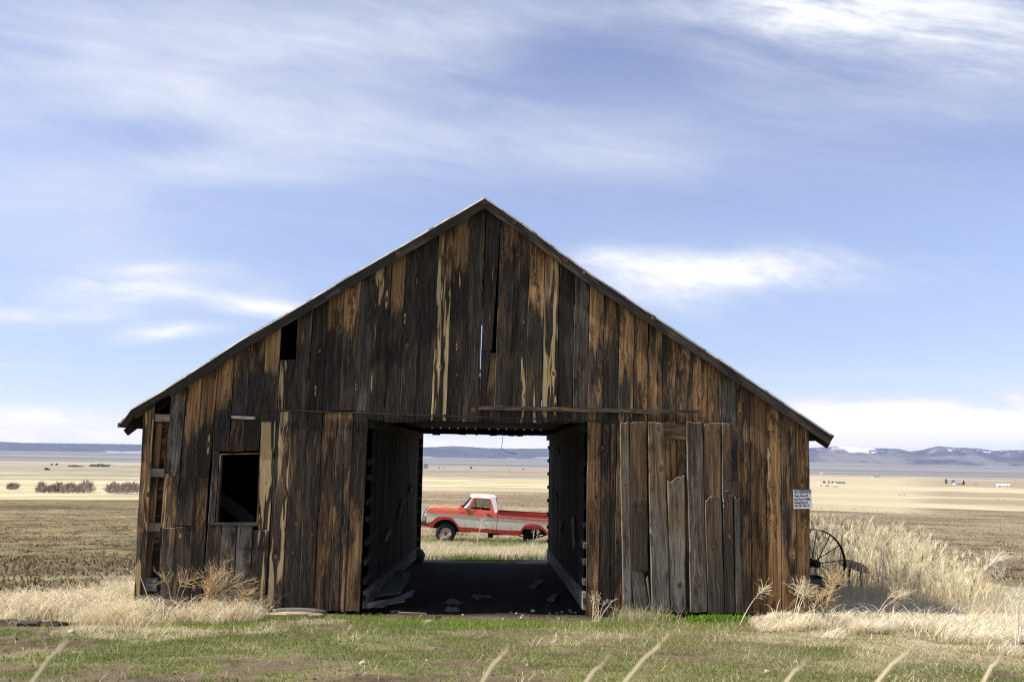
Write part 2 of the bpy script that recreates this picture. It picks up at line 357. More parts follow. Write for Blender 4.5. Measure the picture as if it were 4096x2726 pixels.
# ================================================================== the barn
FR = lambda u, v, w: (u, -w, v)
barn = thing('barn', 'weathered dark brown plank barn with a wide drive-through doorway', 'barn', (-.3, 0, g(-.3, 0)))
OVH = -.16
ROOF_L = [XZ(*p, OVH) for p in ((1938, 788), (1738, 904), (1398, 1101), (1173, 1236), (948, 1366), (800, 1463), (660, 1553), (521, 1634), (480, 1690))]
ROOF_R = [XZ(*p, OVH) for p in ((1938, 788), (2086, 888), (2327, 1069), (2608, 1255), (2921, 1463), (3128, 1603), (3337, 1742))]
_rl = sorted(ROOF_L + ROOF_R[1:])
def roofz(x): return float(np.interp(x, [p[0] for p in _rl], [p[1] for p in _rl]))
RTOP = .115      # boards stop under the roof
def bd(mb, tl, tr, br, bl, **k):
    """facade board from four photo corners"""
    if bl[1] > 2380: bl = (bl[0], bl[1] + 16)
    if br[1] > 2380: br = (br[0], br[1] + 16)
    c = [XZ(*p) for p in (tl, tr, bl, br)]; mb.board(FR, *c, **k)
def roofed(mb, lt, ll, rt, rl, **k):
    """facade board cut by the roof: lt / rt points on its edges near the roof, ll / rl its lower corners"""
    if ll[1] > 2380: ll = (ll[0], ll[1] + 16)
    if rl[1] > 2380: rl = (rl[0], rl[1] + 16)
    a, b, c, d = XZ(*lt), XZ(*ll), XZ(*rt), XZ(*rl)
    def ext(p, q):
        x = p[0]
        for _ in range(3):
            z = roofz(x) - RTOP; x = q[0] + (p[0] - q[0]) * (z - q[1]) / (p[1] - q[1])
        return (x, roofz(x) - RTOP)
    mb.board(FR, ext(a, b), ext(c, d), b, d, **k)
fw = MB()
# upper boards: edges as (x at y 1600, x up, y up)
UP = [(748, 754, 1520), (809, 815, 1500), (869, 876, 1490), (929, 937, 1480), (990, 1000, 1433), (1051, 1063, 1379), (1112, 1126, 1338), (1175, 1189, 1307), (1233, 1252, 1266), (1294, 1313, 1235),
      (1357, 1378, 1181), (1415, 1445, 1127), (1476, 1503, 1089), (1539, 1567, 1089), (1601, 1627, 1029), (1662, 1691, 992), (1727, 1754, 980), (1788, 1815, 914), (1854, 1883, 871), (1915, 1943, 835), (1977, 2004, 853),
      (2039, 2061, 901), (2100, 2121, 938), (2166, 2181, 980), (2229, 2239, 1016), (2290, 2300, 1053), (2351, 2359, 1101), (2410, 2418, 1138), (2472, 2477, 1174), (2533, 2536, 1210), (2590, 2593, 1247), (2648, 2652, 1295), (2707, 2712, 1344), (2768, 2769, 1386), (2829, 2829, 1430)]
def lx(e, y): return e[0] + (e[1] - e[0]) * (1600 - y) / (1600 - e[2])
# fresh top, fresh bottom, change point, streak, grey
UT = {0: (.62, .3, .45, .25, .35), 1: (.72, .2, .5, .2, .25), 2: (.78, .3, .5, .4, .2), 3: (.5, .2, .5, .2, .3), 4: (.5, .1, .5, .45, .35), 5: (.9, .15, .45, .75, .25), 6: (.3, .15, .4, .6, .2), 7: (.45, .1, .4, .5, .4), 8: (.3, .1, .4, .3, .45), 9: (.75, .15, .35, .3, .3),
      10: (.72, .3, .4, .2, .2), 11: (.3, .2, .4, .15, .5), 12: (.5, .25, .5, .75, .2), 13: (.8, .2, .3, .2, .4), 14: (.3, .1, .4, .3, .35), 15: (.3, .05, .4, .3, .35), 16: (.7, .15, .3, .85, .2), 17: (.7, .1, .3, .45, .2), 18: (.25, .1, .3, .3, .45), 19: (.35, .2, .3, .35, .4), 20: (.5, .3, .3, .25, .35), 21: (.5, .1, .3, .6, .4),
      22: (.75, .15, .42, .5, .2), 23: (.75, .15, .35, .85, .2), 24: (.3, .2, .4, .15, .5), 25: (.3, .4, .4, .1, .5), 26: (.6, .45, .4, .25, .3), 27: (.55, .35, .4, .15, .3), 28: (.65, .5, .5, .25, .2), 29: (.6, .55, .5, .15, .2), 30: (.6, .55, .5, .3, .2), 31: (.5, .5, .5, .1, .3), 32: (.6, .55, .5, .2, .3), 33: (.6, .65, .5, .35, .25)}
for i in range(len(UP) - 1):
    a, b = UP[i], UP[i + 1]; ft, fb, fc, stk, gry = UT[i]
    cx = (a[0] + b[0]) / 2
    if cx < 880: yb = 2100 if i == 0 else (1905 if i == 1 else 1803)
    elif cx < 1050: yb = 1673
    elif cx < 1470: yb = 1642 + RND.uniform(-3, 3) if i not in (5, 7) else 1684
    else: yb = 1680 + (cx - 1470) * .013 + RND.uniform(-4, 4)
    if i == 0: ll, rl = (706, 2100), (766, 2100)
    elif i == 1: ll, rl = (783, 1905), (836, 1905)
    elif i == 2: ll, rl = (850, 1803), (914, 1803)
    else: ll, rl = (lx(a, yb), yb), (lx(b, yb), yb + RND.uniform(-3, 3))
    kw = dict(w0=RND.uniform(0, .018), fresh=(ft, fb, fc), streak=stk, grey=gry, gap=RND.uniform(.0035, .008), jb=.02 if cx > 1470 else .006)
    lt, rt = (a[1], a[2]), (b[1], b[2])
    if i == 6:   # hatch: the board under the small opening starts at its sill
        bd(fw, (lx(a, 1440), 1440), (lx(b, 1440), 1440), rl, ll, **kw); continue
    if i == 18: rt, rl = (1941, 871), (1912.6, 1681); kw['gap'] = .001
    if i == 19:  # the warped board beside the split, broken off along its right side
        kw['gap'] = .002; kw['w0'] = .016
        roofed(fw, (1946, 871), (1925, 1400), (2003, 871), (1967, 1400), **kw); bd(fw, (1925, 1400), (1962, 1404), (1931, 1681), (1914, 1681), **kw)
        kw['w0'] = .0; kw['fresh'] = (.6, .5, .5); bd(fw, (1962, 1412), (1982, 1412), (1974, 1681), (1936, 1681), **kw); continue
    roofed(fw, lt, ll, rt, rl, **kw)
# far left boards under the eave
roofed(fw, (690, 1560), (665, 1889), (749, 1540), (719, 1889), fresh=(.5, .3, .3), grey=.65, streak=.1, w0=.012, twist=.03)
bd(fw, (662, 1892), (718, 1890), (704, 2106), (643, 2106), fresh=(.55, .55, .5), grey=.3, streak=.2)
bd(fw, (652, 2110), (703, 2108), (682, 2410), (642, 2400), fresh=(.45, .3, .5), grey=.5, streak=.1)
bd(fw, (704, 2104), (765, 2104), (748, 2410), (683, 2410), fresh=(.4, .35, .5), grey=.55, streak=.45)
bd(fw, (772, 1905), (836, 1905), (806, 2412), (750, 2412), fresh=(.5, .4, .5), grey=.35, streak=.35, w0=.004)
bd(fw, (852, 1806), (879, 1806), (859, 2098), (833, 2098), fresh=(.35, .3, .5), grey=.5, streak=.1, w0=.01)
# boards over the window and under it
bd(fw, (928, 1676), (978, 1676), (972, 1803), (912, 1803), fresh=(.5, .45, .5), streak=.2, grey=.3)
bd(fw, (980, 1676), (1045, 1676), (1034, 1803), (974, 1803), fresh=(.3, .3, .5), streak=.5, grey=.35)
bd(fw, (833, 2102), (887, 2100), (872, 2416), (808, 2416), fresh=(.4, .55, .5), grey=.4, streak=.2)
bd(fw, (889, 2099), (947, 2099), (935, 2418), (873, 2418), fresh=(.35, .3, .5), grey=.75, streak=.1, w0=.006)
bd(fw, (949, 2099), (1012, 2099), (999, 2420), (936, 2420), fresh=(.25, .2, .5), grey=.7, streak=.1, w0=.002)
bd(fw, (1014, 2120), (1078, 2118), (1062, 2422), (1000, 2422), fresh=(.35, .3, .5), grey=.35, streak=.7, w0=.008)
# lower boards between window and doorway
LE = [(1044, 1036, 1691, 2119), (1107, 1080, 1691, 2119), (1168, 1138, 1691, 2119), (1229, 1210, 1691, 2119), (1290, 1270, 1691, 2119), (1350, 1334, 1691, 2119), (1413, 1395, 1691, 2119), (1472, 1452, 1691, 2119)]
LB = [1000, 1063, 1128, 1193, 1253, 1316, 1377, 1439]
LT_ = [(.45, .3, .8, .95, .2), (.38, .3, .5, .88, .2), (.42, .35, .5, .25, .3), (.4, .35, .5, .2, .35), (.5, .5, .5, .3, .3), (.42, .48, .5, .4, .3), (.4, .62, .5, .35, .35)]
for i in range(7):
    ft, fb, fc, stk, gry = LT_[i]; top = 1645 if i != 2 else 1676
    f = lambda e, y: e[0] + (e[1] - e[0]) * (y - e[2]) / (e[3] - e[2])
    kw = dict(fresh=(ft, fb, fc), streak=stk, grey=gry, gap=RND.uniform(.0035, .008), seed=20 + i * 3.3)
    if i == 0:
        bd(fw, (1044, 1686), (1107, 1684), (1080, 2118), (1030, 2118), w0=-.002, **kw); continue
    bd(fw, (f(LE[i], top), top), (f(LE[i + 1], top), top), (LB[i + 1], 2428), (LB[i], 2424), w0=-.003 + RND.uniform(0, .015), **kw)
# right of the doorway
RE = [(2349, 2343), (2405, 2391), (2468, 2453), (2532, 2522), (2589, 2583), (2647, 2645), (2707, 2708), (2768, 2771)]
for i in range(7):
    a, b = RE[i], RE[i + 1]; y0 = 1684
    bd(fw, (a[0], y0), (b[0], y0), (b[1], 2440), (a[1], 2440), w0=RND.uniform(-.004, .012), fresh=[(.85, .6, .35), (.45, .3, .5), (.6, .5, .5), (.5, .4, .5), (.5, .4, .5), (.7, .5, .4), (.6, .5, .5)][i], streak=.2, grey=.35, gap=.006 if i else .001)
RC = [(2829, 2834), (2886, 2893), (2945, 2952), (2998, 3005), (3062, 3066), (3122, 3128), (3180, 3184), (3234, 3242)]
RTT = [(.55, .5, .25, .3), (.4, .4, .1, .6), (.5, .45, .1, .55), (.65, .6, .15, .15), (.75, .72, .45, .15), (.5, .55, .15, .45), (.62, .62, .3, .2)]
def rx(e, y): return e[0] + (e[1] - e[0]) * (y - 1661) / (2436 - 1661)
for i in range(7):
    a, b = RC[i], RC[i + 1]; yt = 1440 + i * 45; ft, fb, stk, gry = RTT[i]
    kw = dict(w0=[.0, .012, .002, .012, .0, .014, .004][i], fresh=(ft, fb, .5), streak=stk, grey=gry, gap=.0045 if i != 4 else .007)
    if i == 2:
        roofed(fw, (rx(a, yt), yt), (rx(a, 2153), 2153), (rx(b, yt), yt), (rx(b, 2153), 2153), **kw); kw['w0'] = .012
        bd(fw, (2958, 2154), (rx(b, 2154), 2153), (rx(b, 2438), 2438), (2966, 2438), **kw); continue
    roofed(fw, (rx(a, yt), yt), (rx(a, 2441), 2441), (rx(b, yt), yt), (rx(b, 2441), 2441), **kw)
fw.build('front_wall', W_FRONT, barn)
# corner post board and the open stud bay next to it
cp = MB(); roofed(cp, (574, 1680), (537, 2390), (618, 1650), (578, 2392), fresh=(.55, .4, .6), streak=.72, grey=.2, w0=.01, gap=0)
cp.build('corner_board', W_FRONT, barn)
BH = lambda u, v, w: (u, .10 - w, v)
sh = MB(); sh.tone = (.75, .1, .25)
for k in range(17):
    z1 = XZ(600, 1668)[1] - k * .165; x0 = XZ(575 - k * 2.0, 1668)[0]
    sh.tone = (RND.uniform(.30, .62), .1, .2); sh.box((x0 + .43, .14 + RND.uniform(0, .01), z1 - .08), (.62, .02, .16))
sh.build('inner_siding', W_IN if False else W_FRONT, barn)
for (xt, yt, xb, yb) in ((632, 1690, 578, 2370), (672, 1690, 640, 2400)):
    sd = MB(); a, b = XZ(xt, yt), XZ(xb, yb); sd.tone = (.6, .3, .4); sd.bar((a[0], .085, a[1]), (b[0], .085, b[1]), .10, .05, (0, 1, 0))
    sd.build('wall_stud', W_FRONT, barn)
for (x0, y0, x1, y1, tn) in ((622, 1655, 686, 1686, (.5, .3, .8)), (602, 1873, 658, 1906, (.5, .2, .9)), (586, 2090, 642, 2126, (.7, .5, .7)), (570, 2310, 628, 2362, (.3, .1, .5))):
    m = MB(); m.tone = tn; a, b = XZ(x0, y0), XZ(x1, y1); m.box(((a[0] + b[0]) / 2, .012, (a[1] + b[1]) / 2), (b[0] - a[0], .06, a[1] - b[1])); m.build('nailing_block', W_SILV if False else W_GREY, barn)
m = MB(); m.tone = (.3, .1, .6); a = XZ(560, 2375); m.box((a[0] + .17, .06, g(a[0], 0) + .1), (.42, .16, .3)); m.build('foundation_block', W_GREY, barn)
# roof: deck, cover and barge boards
def roof_layer(line, off0, off1, y0, y1, name, m, parent, tone=(.3, .1, .5), ny=1, rag=0.):
    mb = MB(); mb.tone = tone; P = [Vector((p[0], 0, p[1])) for p in line]; N = []
    for i in range(len(P)):
        t = (P[min(i + 1, len(P) - 1)] - P[max(i - 1, 0)]).normalized(); n = Vector((-t.z, 0, t.x)); n = n if n.z > 0 else -n; N.append(n)
    s = 0; secs = []
    for i in range(len(P)):
        if i: s += (P[i] - P[i - 1]).length
        secs.append((P[i] + N[i] * off0, P[i] + N[i] * off1, s))
    for i in range(len(secs) - 1):
        (a0, a1, s0), (b0, b1, s1) = secs[i], secs[i + 1]; k = max(1, int((s1 - s0) / .25)) if rag else 1
        for q in range(k):
            f0, f1 = q / k, (q + 1) / k; ja = RND.uniform(-rag, rag)
            c0, c1, d0, d1 = a0.lerp(b0, f0), a1.lerp(b1, f0), a0.lerp(b0, f1), a1.lerp(b1, f1); sa, sb = s0 + (s1 - s0) * f0, s0 + (s1 - s0) * f1
            lf = N[0] * abs(ja) * .35; c1 = c1 + lf; d1 = d1 + lf * .3
            def quad(pts, wvs, flip=False):
                ids = [mb.vert(p, (w[0], w[1], name.count('e') + 3.3 * off1)) for p, w in zip(pts, wvs)]; mb.face(*(ids[::-1] if flip else ids))
            Y0 = Vector((0, y0 + ja, 0)); Y1 = Vector((0, y1, 0)); th = off1 - off0; ins = Vector((0, .02 if rag else .003, 0))
            quad([c0 + Y0, d0 + Y0, d1 + Y0 + ins, c1 + Y0 + ins], [(0, sa), (0, sb), (th, sb), (th, sa)])
            quad([c1 + Y0 + ins, d1 + Y0 + ins, d1 + Y1, c1 + Y1], [(.2, sa), (.2, sb), (.2 + y1 - y0, sb), (.2 + y1 - y0, sa)])
            quad([c0 + Y0, d0 + Y0, d0 + Y1, c0 + Y1], [(.2, sa), (.2, sb), (.2 + y1 - y0, sb), (.2 + y1 - y0, sa)], True)
            quad([c0 + Y1, d0 + Y1, d1 + Y1, c1 + Y1], [(0, sa), (0, sb), (th, sb), (th, sa)], True)
            if i == len(secs) - 2 and q == k - 1: quad([d0 + Y0, d0 + Y1, d1 + Y1, d1 + Y0 + ins], [(0, 0), (y1, 0), (y1, th), (0, th)])
            if rag: quad([c0 + Y0, c1 + Y0 + ins, c1 + Y1, c0 + Y1], [(0, 0), (0, th), (1, th), (1, 0)])
    return mb.build(name, m, parent)
W_SHAKE = wood('roof_shake_wood', dark=((.06, .055, .05), (.2, .19, .175)), greyc=((.2, .19, .18), (.5, .48, .45)), freshc=((.1, .06, .04), (.2, .13, .09), (.3, .22, .16)))
for line, sgn in ((ROOF_L, -1), (ROOF_R, 1)):
    dk = roof_layer(line, -.085, -.03, OVH + .015, 11.75, 'roof_slope', W_IN, barn)
    roof_layer(line, -.028, .0, OVH - .03, 11.8, 'roof_cover', W_SHAKE, dk, (.3, .1, .75), rag=.02)
roof_layer(ROOF_L[:7], -.165, -.032, OVH - .012, OVH + .025, 'barge_board', W_TRIM, barn, (.35, .05, .25))
roof_layer(ROOF_L[6:], -.12, -.032, OVH - .005, OVH + .025, 'barge_board', W_TRIM, barn, (.3, .05, .4))
roof_layer(ROOF_R, -.16, -.032, OVH - .012, OVH + .025, 'barge_board', W_TRIM, barn, (.4, .05, .55))
# eave pieces: rafter tails and purlin ends seen under the overhangs
for k in range(9):
    y = .12 + k * 1.4
    for line in (ROOF_L, ROOF_R):
        a, b = line[-1], line[-3]; m = MB(); m.tone = (.3, .1, .2)
        m.bar((a[0], y, a[1] - .15), (b[0], y, b[1] - .15), .05, .11, (0, 0, 1)); m.build('rafter', W_IN, barn)
for (x, y, dx, dz) in ((515, 1676, .5, .22),):
    a = XZ(545, 1668); b = XZ(620, 1618); m = MB(); m.tone = (.3, .1, .4); m.bar((a[0], -.05, a[1]), (b[0], -.05, b[1]), .03, .06, (0, 0, 1)); m.build('eave_board', W_TRIM, barn)
a = XZ(486, 1700); m = MB(); m.tone = (.3, 0, .6); m.bar((a[0], OVH + .03, a[1]), (a[0] + .03, 11.7, a[1]), .03, .07); m.build('fascia_board', W_GREY, barn)
for (px, py) in ((2058, 884), (2332, 1082), (2606, 1262)):
    a = XZ(px, py); m = MB(); m.tone = (.5, .2, .4); m.box((a[0], OVH - .02, a[1] - .06), (.06, .05, .07), Matrix.Rotation(.6, 3, 'Y')); m.build('purlin_end', W_TRIM, barn)
# horizontals on the facade
m = MB(); a, b = XZ(1912, 1630), XZ(2800, 1650); m.tone = (.45, .15, .55); m.bar((a[0], -.085, a[1]), (b[0], -.085, b[1]), .09, .068, (0, 0, 1)); m.build('ledge_board', W_TRIM, barn)
METAL_D = plain('rusted_track_iron', (.03, .026, .023), .7, .4, .4, 9, .2, 0., (.07, .035, .02), .4)
m = MB(); a, b, c = XZ(1036, 1637), XZ(1700, 1660), XZ(2490, 1687)
m.bar((a[0], -.055, a[1]), (b[0], -.055, b[1]), .02, .022); m.bar((b[0], -.055, b[1]), (c[0], -.055, c[1]), .02, .022)
dr = m.build('door_track', METAL_D, barn)
for k in range(9):
    q = XZ(1120 + k * 165, 1637 + (1120 + k * 165 - 1036) * .0344); m = MB(); m.box((q[0], -.058, q[1]), (.03, .034, .045)); m.build('track_bracket', METAL_D, dr)
m = MB(); a, b = XZ(932, 1668), XZ(1024, 1672); m.tone = (.4, .1, .9); m.bar((a[0], -.06, a[1]), (b[0], -.06, b[1]), .09, .045); m.build('shelf_board', W_GREY, barn)
# window: opening lined with thin boards, a loose board across the dark inside
w = MB(); q = [XZ(*p) for p in ((884, 1816), (1042, 1812), (1030, 2092), (866, 2090))]
for i, tn in ((0, (.7, .7, .3)), (1, (.5, .3, .2)), (2, (.3, .1, .5)), (3, (.55, .3, .3))):  # top lining toned lighter as if catching light, the others darker
    a, b = q[i], q[(i + 1) % 4]; w.tone = tn; w.bar((a[0], .04, a[1]), (b[0], .04, b[1]), .13, .022, (0, 0, 1)) if i in (0, 2) else w.bar((a[0], .04, a[1]), (b[0], .04, b[1]), .022, .13, (0, 1, 0))
win = w.build('window_frame', W_FRONT, barn)
m = MB(); a, b = XZ(862, 2093), XZ(1036, 2098); m.tone = (.2, 0, .7); m.bar((a[0], -.03, a[1]), (b[0], -.03, b[1]), .1, .025); m.build('sill', W_TRIM, win)
m = MB(); a, b = onY(880, 1990, .5), onY(1010, 2090, .35); m.tone = (.2, .0, .3); m.bar(a, b, .03, .2, (0, 0, 1)); m.build('loose_brace', W_IN, barn)
# sliding door of grey planks in front of the wall
DB = lambda u, v, w: (u, -.085 - w, v)
def c3(x, y): return (2250 + x / 1.6504, 1600 + y / 1.6504)
dm = MB()
def dbd(tl, tr, br, bl, **k):
    c = [XZ(*c3(*p)) for p in (tl, tr, bl, br)]; k.setdefault('gap', RND.uniform(.005, .010)); k['w0'] = k.pop('wf') if 'wf' in k else k.get('w0', 0.) + RND.uniform(0, .016); k.setdefault('streak', .15); k.setdefault('nc', 8); k['ch'] = .013; dm.board(DB, *c, th=.03, warp=.006, **k)
dbd((369, 146), (432, 145), (454, 1388), (390, 1396), fresh=(.5, .15, .5), grey=.62, jt=.01, seed=3.)
dbd((434, 146), (551, 148), (560, 1120), (441, 1120), wf=.004, fresh=(.75, .3, .5), grey=.35, jt=.01, jb=.0, seed=8.)
dbd((441, 1120), (522, 1121), (572, 1372), (466, 1378), wf=.004, fresh=(.3, .15, .5), grey=.6, jt=.0, seed=8.)
dbd((538, 1165), (562, 1158), (580, 1370), (566, 1370), fresh=(.3, .15, .5), grey=.7, jt=.03, nc=3)
dbd((553, 146), (664, 150), (703, 1388), (577, 1380), fresh=(.62, .15, .5), grey=.55, jt=.006, seed=15., w0=.006)
dbd((680, 520), (797, 508), (808, 1392), (704, 1388), fresh=(.5, .1, .5), grey=.68, jt=.035, seed=22., w0=.002)
dbd((806, 143), (914, 147), (946, 1388), (832, 1388), fresh=(.45, .2, .5), grey=.58, jt=.008, seed=29., w0=.01)
dbd((919, 150), (1036, 152), (1036, 650), (924, 650), fresh=(.75, .65, .5), grey=.3, jt=.008, seed=33., w0=-.012)
dbd((926, 640), (1036, 648), (1059, 1395), (948, 1395), fresh=(.55, .3, .5), grey=.5, jt=.035, seed=36., w0=.012)
dbd((1040, 152), (1102, 152), (1106, 600), (1040, 600), fresh=(.6, .4, .5), grey=.5, jt=.006, seed=40., w0=-.012)
dbd((1039, 600), (1112, 605), (1128, 1395), (1061, 1395), fresh=(.5, .2, .5), grey=.55, jt=.04, seed=43., w0=.008, streak=.5)
dbd((1116, 640), (1160, 635), (1180, 1398), (1130, 1396), fresh=(.3, .15, .5), grey=.7, jt=.03, seed=47., w0=.002)
door = dm.build('sliding_door', W_DOOR, barn)
for (x0, y0, x1, y1, tn) in ((640, 158, 806, 258, (.5, .1, .45)), (1080, 162, 1161, 266, (.2, .1, .55)), (1096, 532, 1158, 632, (.2, .1, .6))):
    m = MB(); m.tone = tn; a, b = XZ(*c3(x0, y0)), XZ(*c3(x1, y1)); m.box(((a[0] + b[0]) / 2, -.072, (a[1] + b[1]) / 2), (b[0] - a[0], .028, a[1] - b[1])); m.build('cross_board', W_DOOR, door)
WIRE = plain('rusty_wire_iron', (.12, .08, .055), .7, .4, .3, 20)
m = MB(); pts = [onY(*c3(x, y), -.125 - .0) for x, y in ((372, 640), (400, 655), (435, 662), (490, 660), (552, 648))]; m.tube(pts, .003, 5); m.build('fence_wire', WIRE, door)
# side walls, back wall
xl0, xl1 = XZ(540, 2390), XZ(572, 1690)
def xleft(z): return xl0[0] + (xl1[0] - xl0[0]) * (z - xl0[1]) / (xl1[1] - xl0[1])
LW = lambda u, v, w: (xleft(v) - w + .03, u, v)
xr = XZ(3240, 2200)[0] - .03
RW = lambda u, v, w: (xr + w, u, v)
for fn, x, zt in ((LW, xl0[0], roofz(xl1[0]) - .1), (RW, xr, roofz(xr) - .12)):
    m = MB(); u = 0.03
    while u < 11.5:
        wd = RND.uniform(.22, .3); zb = g(x, u + .1) - .05; m.board(fn, (u, zt), (u + wd, zt), (u, zb), (u + wd, zb), fresh=(.5, .4, .5), streak=.3, grey=.4, gap=.001, w0=RND.uniform(0, .006)); u += wd
    m.build('side_wall', W_FRONT, barn)
YB = 11.6
BKW = lambda u, v, w: (u, YB + w, v)
m = MB(); u = xl0[0] + .05; xo0, xo1 = onY(1684, 1740, YB).x, onY(2199, 1745, YB).x; zo = onY(1900, 1737, YB).z
while u < xr:
    wd = .238; gp = .0105; mid = u + wd / 2; zt = min(roofz(u), roofz(u + wd)) - .1
    if xo0 - .05 < mid < xo1 + .05: zb = zo + RND.uniform(-.03, .02)
    else: zb = g(mid, YB) - .08; gp = .0
    us = onY(1925, 1380, YB).x; slit = u < us <= u + wd + .06
    if slit: wd = us - .045 - u
    if gp: m.board(BKW, (u, zo + .98), (u + wd, zo + .98), (u, zb), (u + wd, zb), fresh=(.4, .3, .5), grey=.4, gap=gp); zb = zo + .97
    m.board(BKW, (u, roofz(u) - .06), (u + wd, roofz(u + wd) - .06), (u, zb), (u + wd, zb), fresh=(.4, .3, .5), grey=.4, gap=-.004, w0=RND.choice((0, .006))); u += wd + (.075 if slit else 0)
zs0, zs1 = onY(1921, 1505, YB).z, onY(1927, 1300, YB).z; m.tone = (.2, 0, .3)
m.box((us, YB + .03, (zo + zs0) / 2), (.16, .02, zs0 - zo)); m.box((us, YB + .03, (zs1 + roofz(us)) / 2 - .04), (.16, .02, roofz(us) - zs1 - .08))
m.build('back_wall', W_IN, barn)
m = MB(); m.tone = (.2, 0, .2)
for z, h in ((zo + .075, .15), (zo + .255, .075), (zo + .52, .3), (zo + 1.75, .1)): m = MB(); m.tone = (.2, 0, .2); m.box(((xo0 + xo1) / 2, YB - .06, z), (xo1 - xo0 + 1.2, .09, h)); m.build('wall_girt', W_IN, barn)
# drive-through bay: two inner walls, loft floor over the side bays, header beams
zl = XZ(1900, 1686)[1]
for sg, xf, xb in ((1, XZ(1452, 2200)[0], onY(1672, 2000, YB).x), (-1, XZ(2349, 2200)[0], onY(2196, 2000, YB).x)):
    fx = lambda u: xf + (xb - xf) * u / YB
    IW = lambda u, v, w: (fx(u) + sg * (w - .03), u, v)
    m = MB(); u = .95
    while u < 11.5:
        wd = RND.uniform(.2, .29); zb = g(fx(u), u) + .06 + RND.uniform(0, .06); m.board(IW, (u, zl + RND.uniform(-.02, .05)), (u + wd, zl + .02), (u, zb), (u + wd, zb), fresh=(.3, .3, .5), streak=.05, grey=RND.uniform(.1, .6), gap=RND.uniform(.002, .008), w0=RND.uniform(0, .012)); u += wd
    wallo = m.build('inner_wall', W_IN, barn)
    m = MB(); m.tone = (.2, .05, .3)
    m.board(IW, (.03, zl + .05), (.16, zl + .05), (.03, g(fx(0), .1)), (.16, g(fx(0), .1)), w0=-.05, th=.05, fresh=(.5, .4, .5), grey=.3)
    m.box((fx(.5) - sg * .35, .62, (zl - 2.6) / 2), (.02, 1.3, zl + 2.6))
    m.build('door_post', W_IN, wallo)
    for k, rz in enumerate((-.12, -.42, -.76, -1.08, -1.38, -1.68, -1.98, -2.26)):
        m = MB(); m.tone = (.3, .1, .75 if k > 2 else .4); ln = RND.uniform(.5, .62); tl = RND.uniform(-.05, .05)
        m.bar((fx(.1) + sg * .03, .06, rz + tl), (fx(.9) + sg * .03, .06 + ln, rz), .05, .085); m.build('rung', W_IN if sg > 0 or k < 4 else W_TRIM, wallo)  # lower right rungs in lighter wood as if sunlit, the rest darkened as shaded
    for k in range(8):
        m = MB(); m.tone = (.3, .1, .8); rz = .22 - k * .36; m.box((fx(11.5) + sg * .0, 11.52, rz), (.115, .12, .085)); m.build('batten_end', W_GREY, wallo)
    m = MB(); m.tone = (.2, .05, .8); z0, z1 = g(fx(0), 0) + .22, g(fx(YB), YB) + .26
    m.bar((fx(0) + sg * .03, .1, z0), (fx(YB) + sg * .03, 11.5, z1), .05, .27); m.build('sill_beam', W_GREY, wallo)
    m = MB(); m.tone = (.4, .05, .7); m.bar((fx(0) + sg * .05, .1, zl - .06), (fx(YB) + sg * .05, 11.5, zo - .06), .09, .14); m.build('top_plate', W_IN if sg > 0 else W_IN, wallo)
    for (u, rz, ln, tlt) in (((3.1, -1.6, .7, .1), (8.3, -.9, .55, .05), (5.6, -1.35, .5, .3)) if sg > 0 else ((7.2, .1, .35, .02), (7.6, -1.0, .3, .1), (2.2, -1.65, .4, .5), (5.5, -1.4, .5, -.2))):
        m = MB(); m.tone = (.3, .05, .85); m.bar((fx(u) + sg * .04, u, rz), (fx(u + ln) + sg * .04, u + ln, rz + tlt), .04, .13); m.build('patch_board', W_GREY, wallo)
m = MB(); m.tone = (.2, 0, .2)
for (x0, x1) in ((xl0[0] + .1, xr - .1),): 
    for k in range(24): m.box(((x0 + x1) / 2, .3 + k * .475, zl + .20), (x1 - x0, .46, .03))
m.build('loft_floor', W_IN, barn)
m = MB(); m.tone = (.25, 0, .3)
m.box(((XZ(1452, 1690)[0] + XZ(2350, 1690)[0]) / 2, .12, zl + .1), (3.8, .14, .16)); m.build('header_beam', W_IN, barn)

# ---- paper sign on the barn corner
SIGNM = plain('white_sign_board', (.66, .66, .66), .7, .3, .06, 14); INK = plain('ink_lettering', (.07, .07, .08), .7, .2, .2, 40)
a, b = XZ(3170, 1957), XZ(3243, 2032); sw, shh = b[0] - a[0], a[1] - b[1]
sign = thing('no_trespassing_sign', 'small white hand lettered NO TRESPASSING sign nailed to the barn corner', 'sign', ((a[0] + b[0]) / 2, -.05, b[1]))
m = MB(); q = [XZ(*p) for p in ((3170, 1957), (3241, 1956), (3244, 2032), (3172, 2033))]; m.prism(q, lambda u, v, w: (u, w, v), -.052, -.044); m.build('panel', SIGNM, sign)
def text_mesh(s, size):
    cu = bpy.data.curves.new('lettering', 'FONT'); cu.body = s; cu.size = size; cu.extrude = .0008; cu.offset = .0012 * size / .05; o = bpy.data.objects.new('t', cu); COL.objects.link(o)
    dg = bpy.context.evaluated_depsgraph_get(); me = bpy.data.meshes.new_from_object(o.evaluated_get(dg)); bpy.data.objects.remove(o); return me
lines = (('NO TRESPASSING', .97, .058, .84), ('Climbs Waters Mt.', .80, .042, .655), ('River Ranch Wildlife', .91, .042, .47), ('Management Area', .77, .042, .30), ('See 6th Title 14', .86, .045, .13))
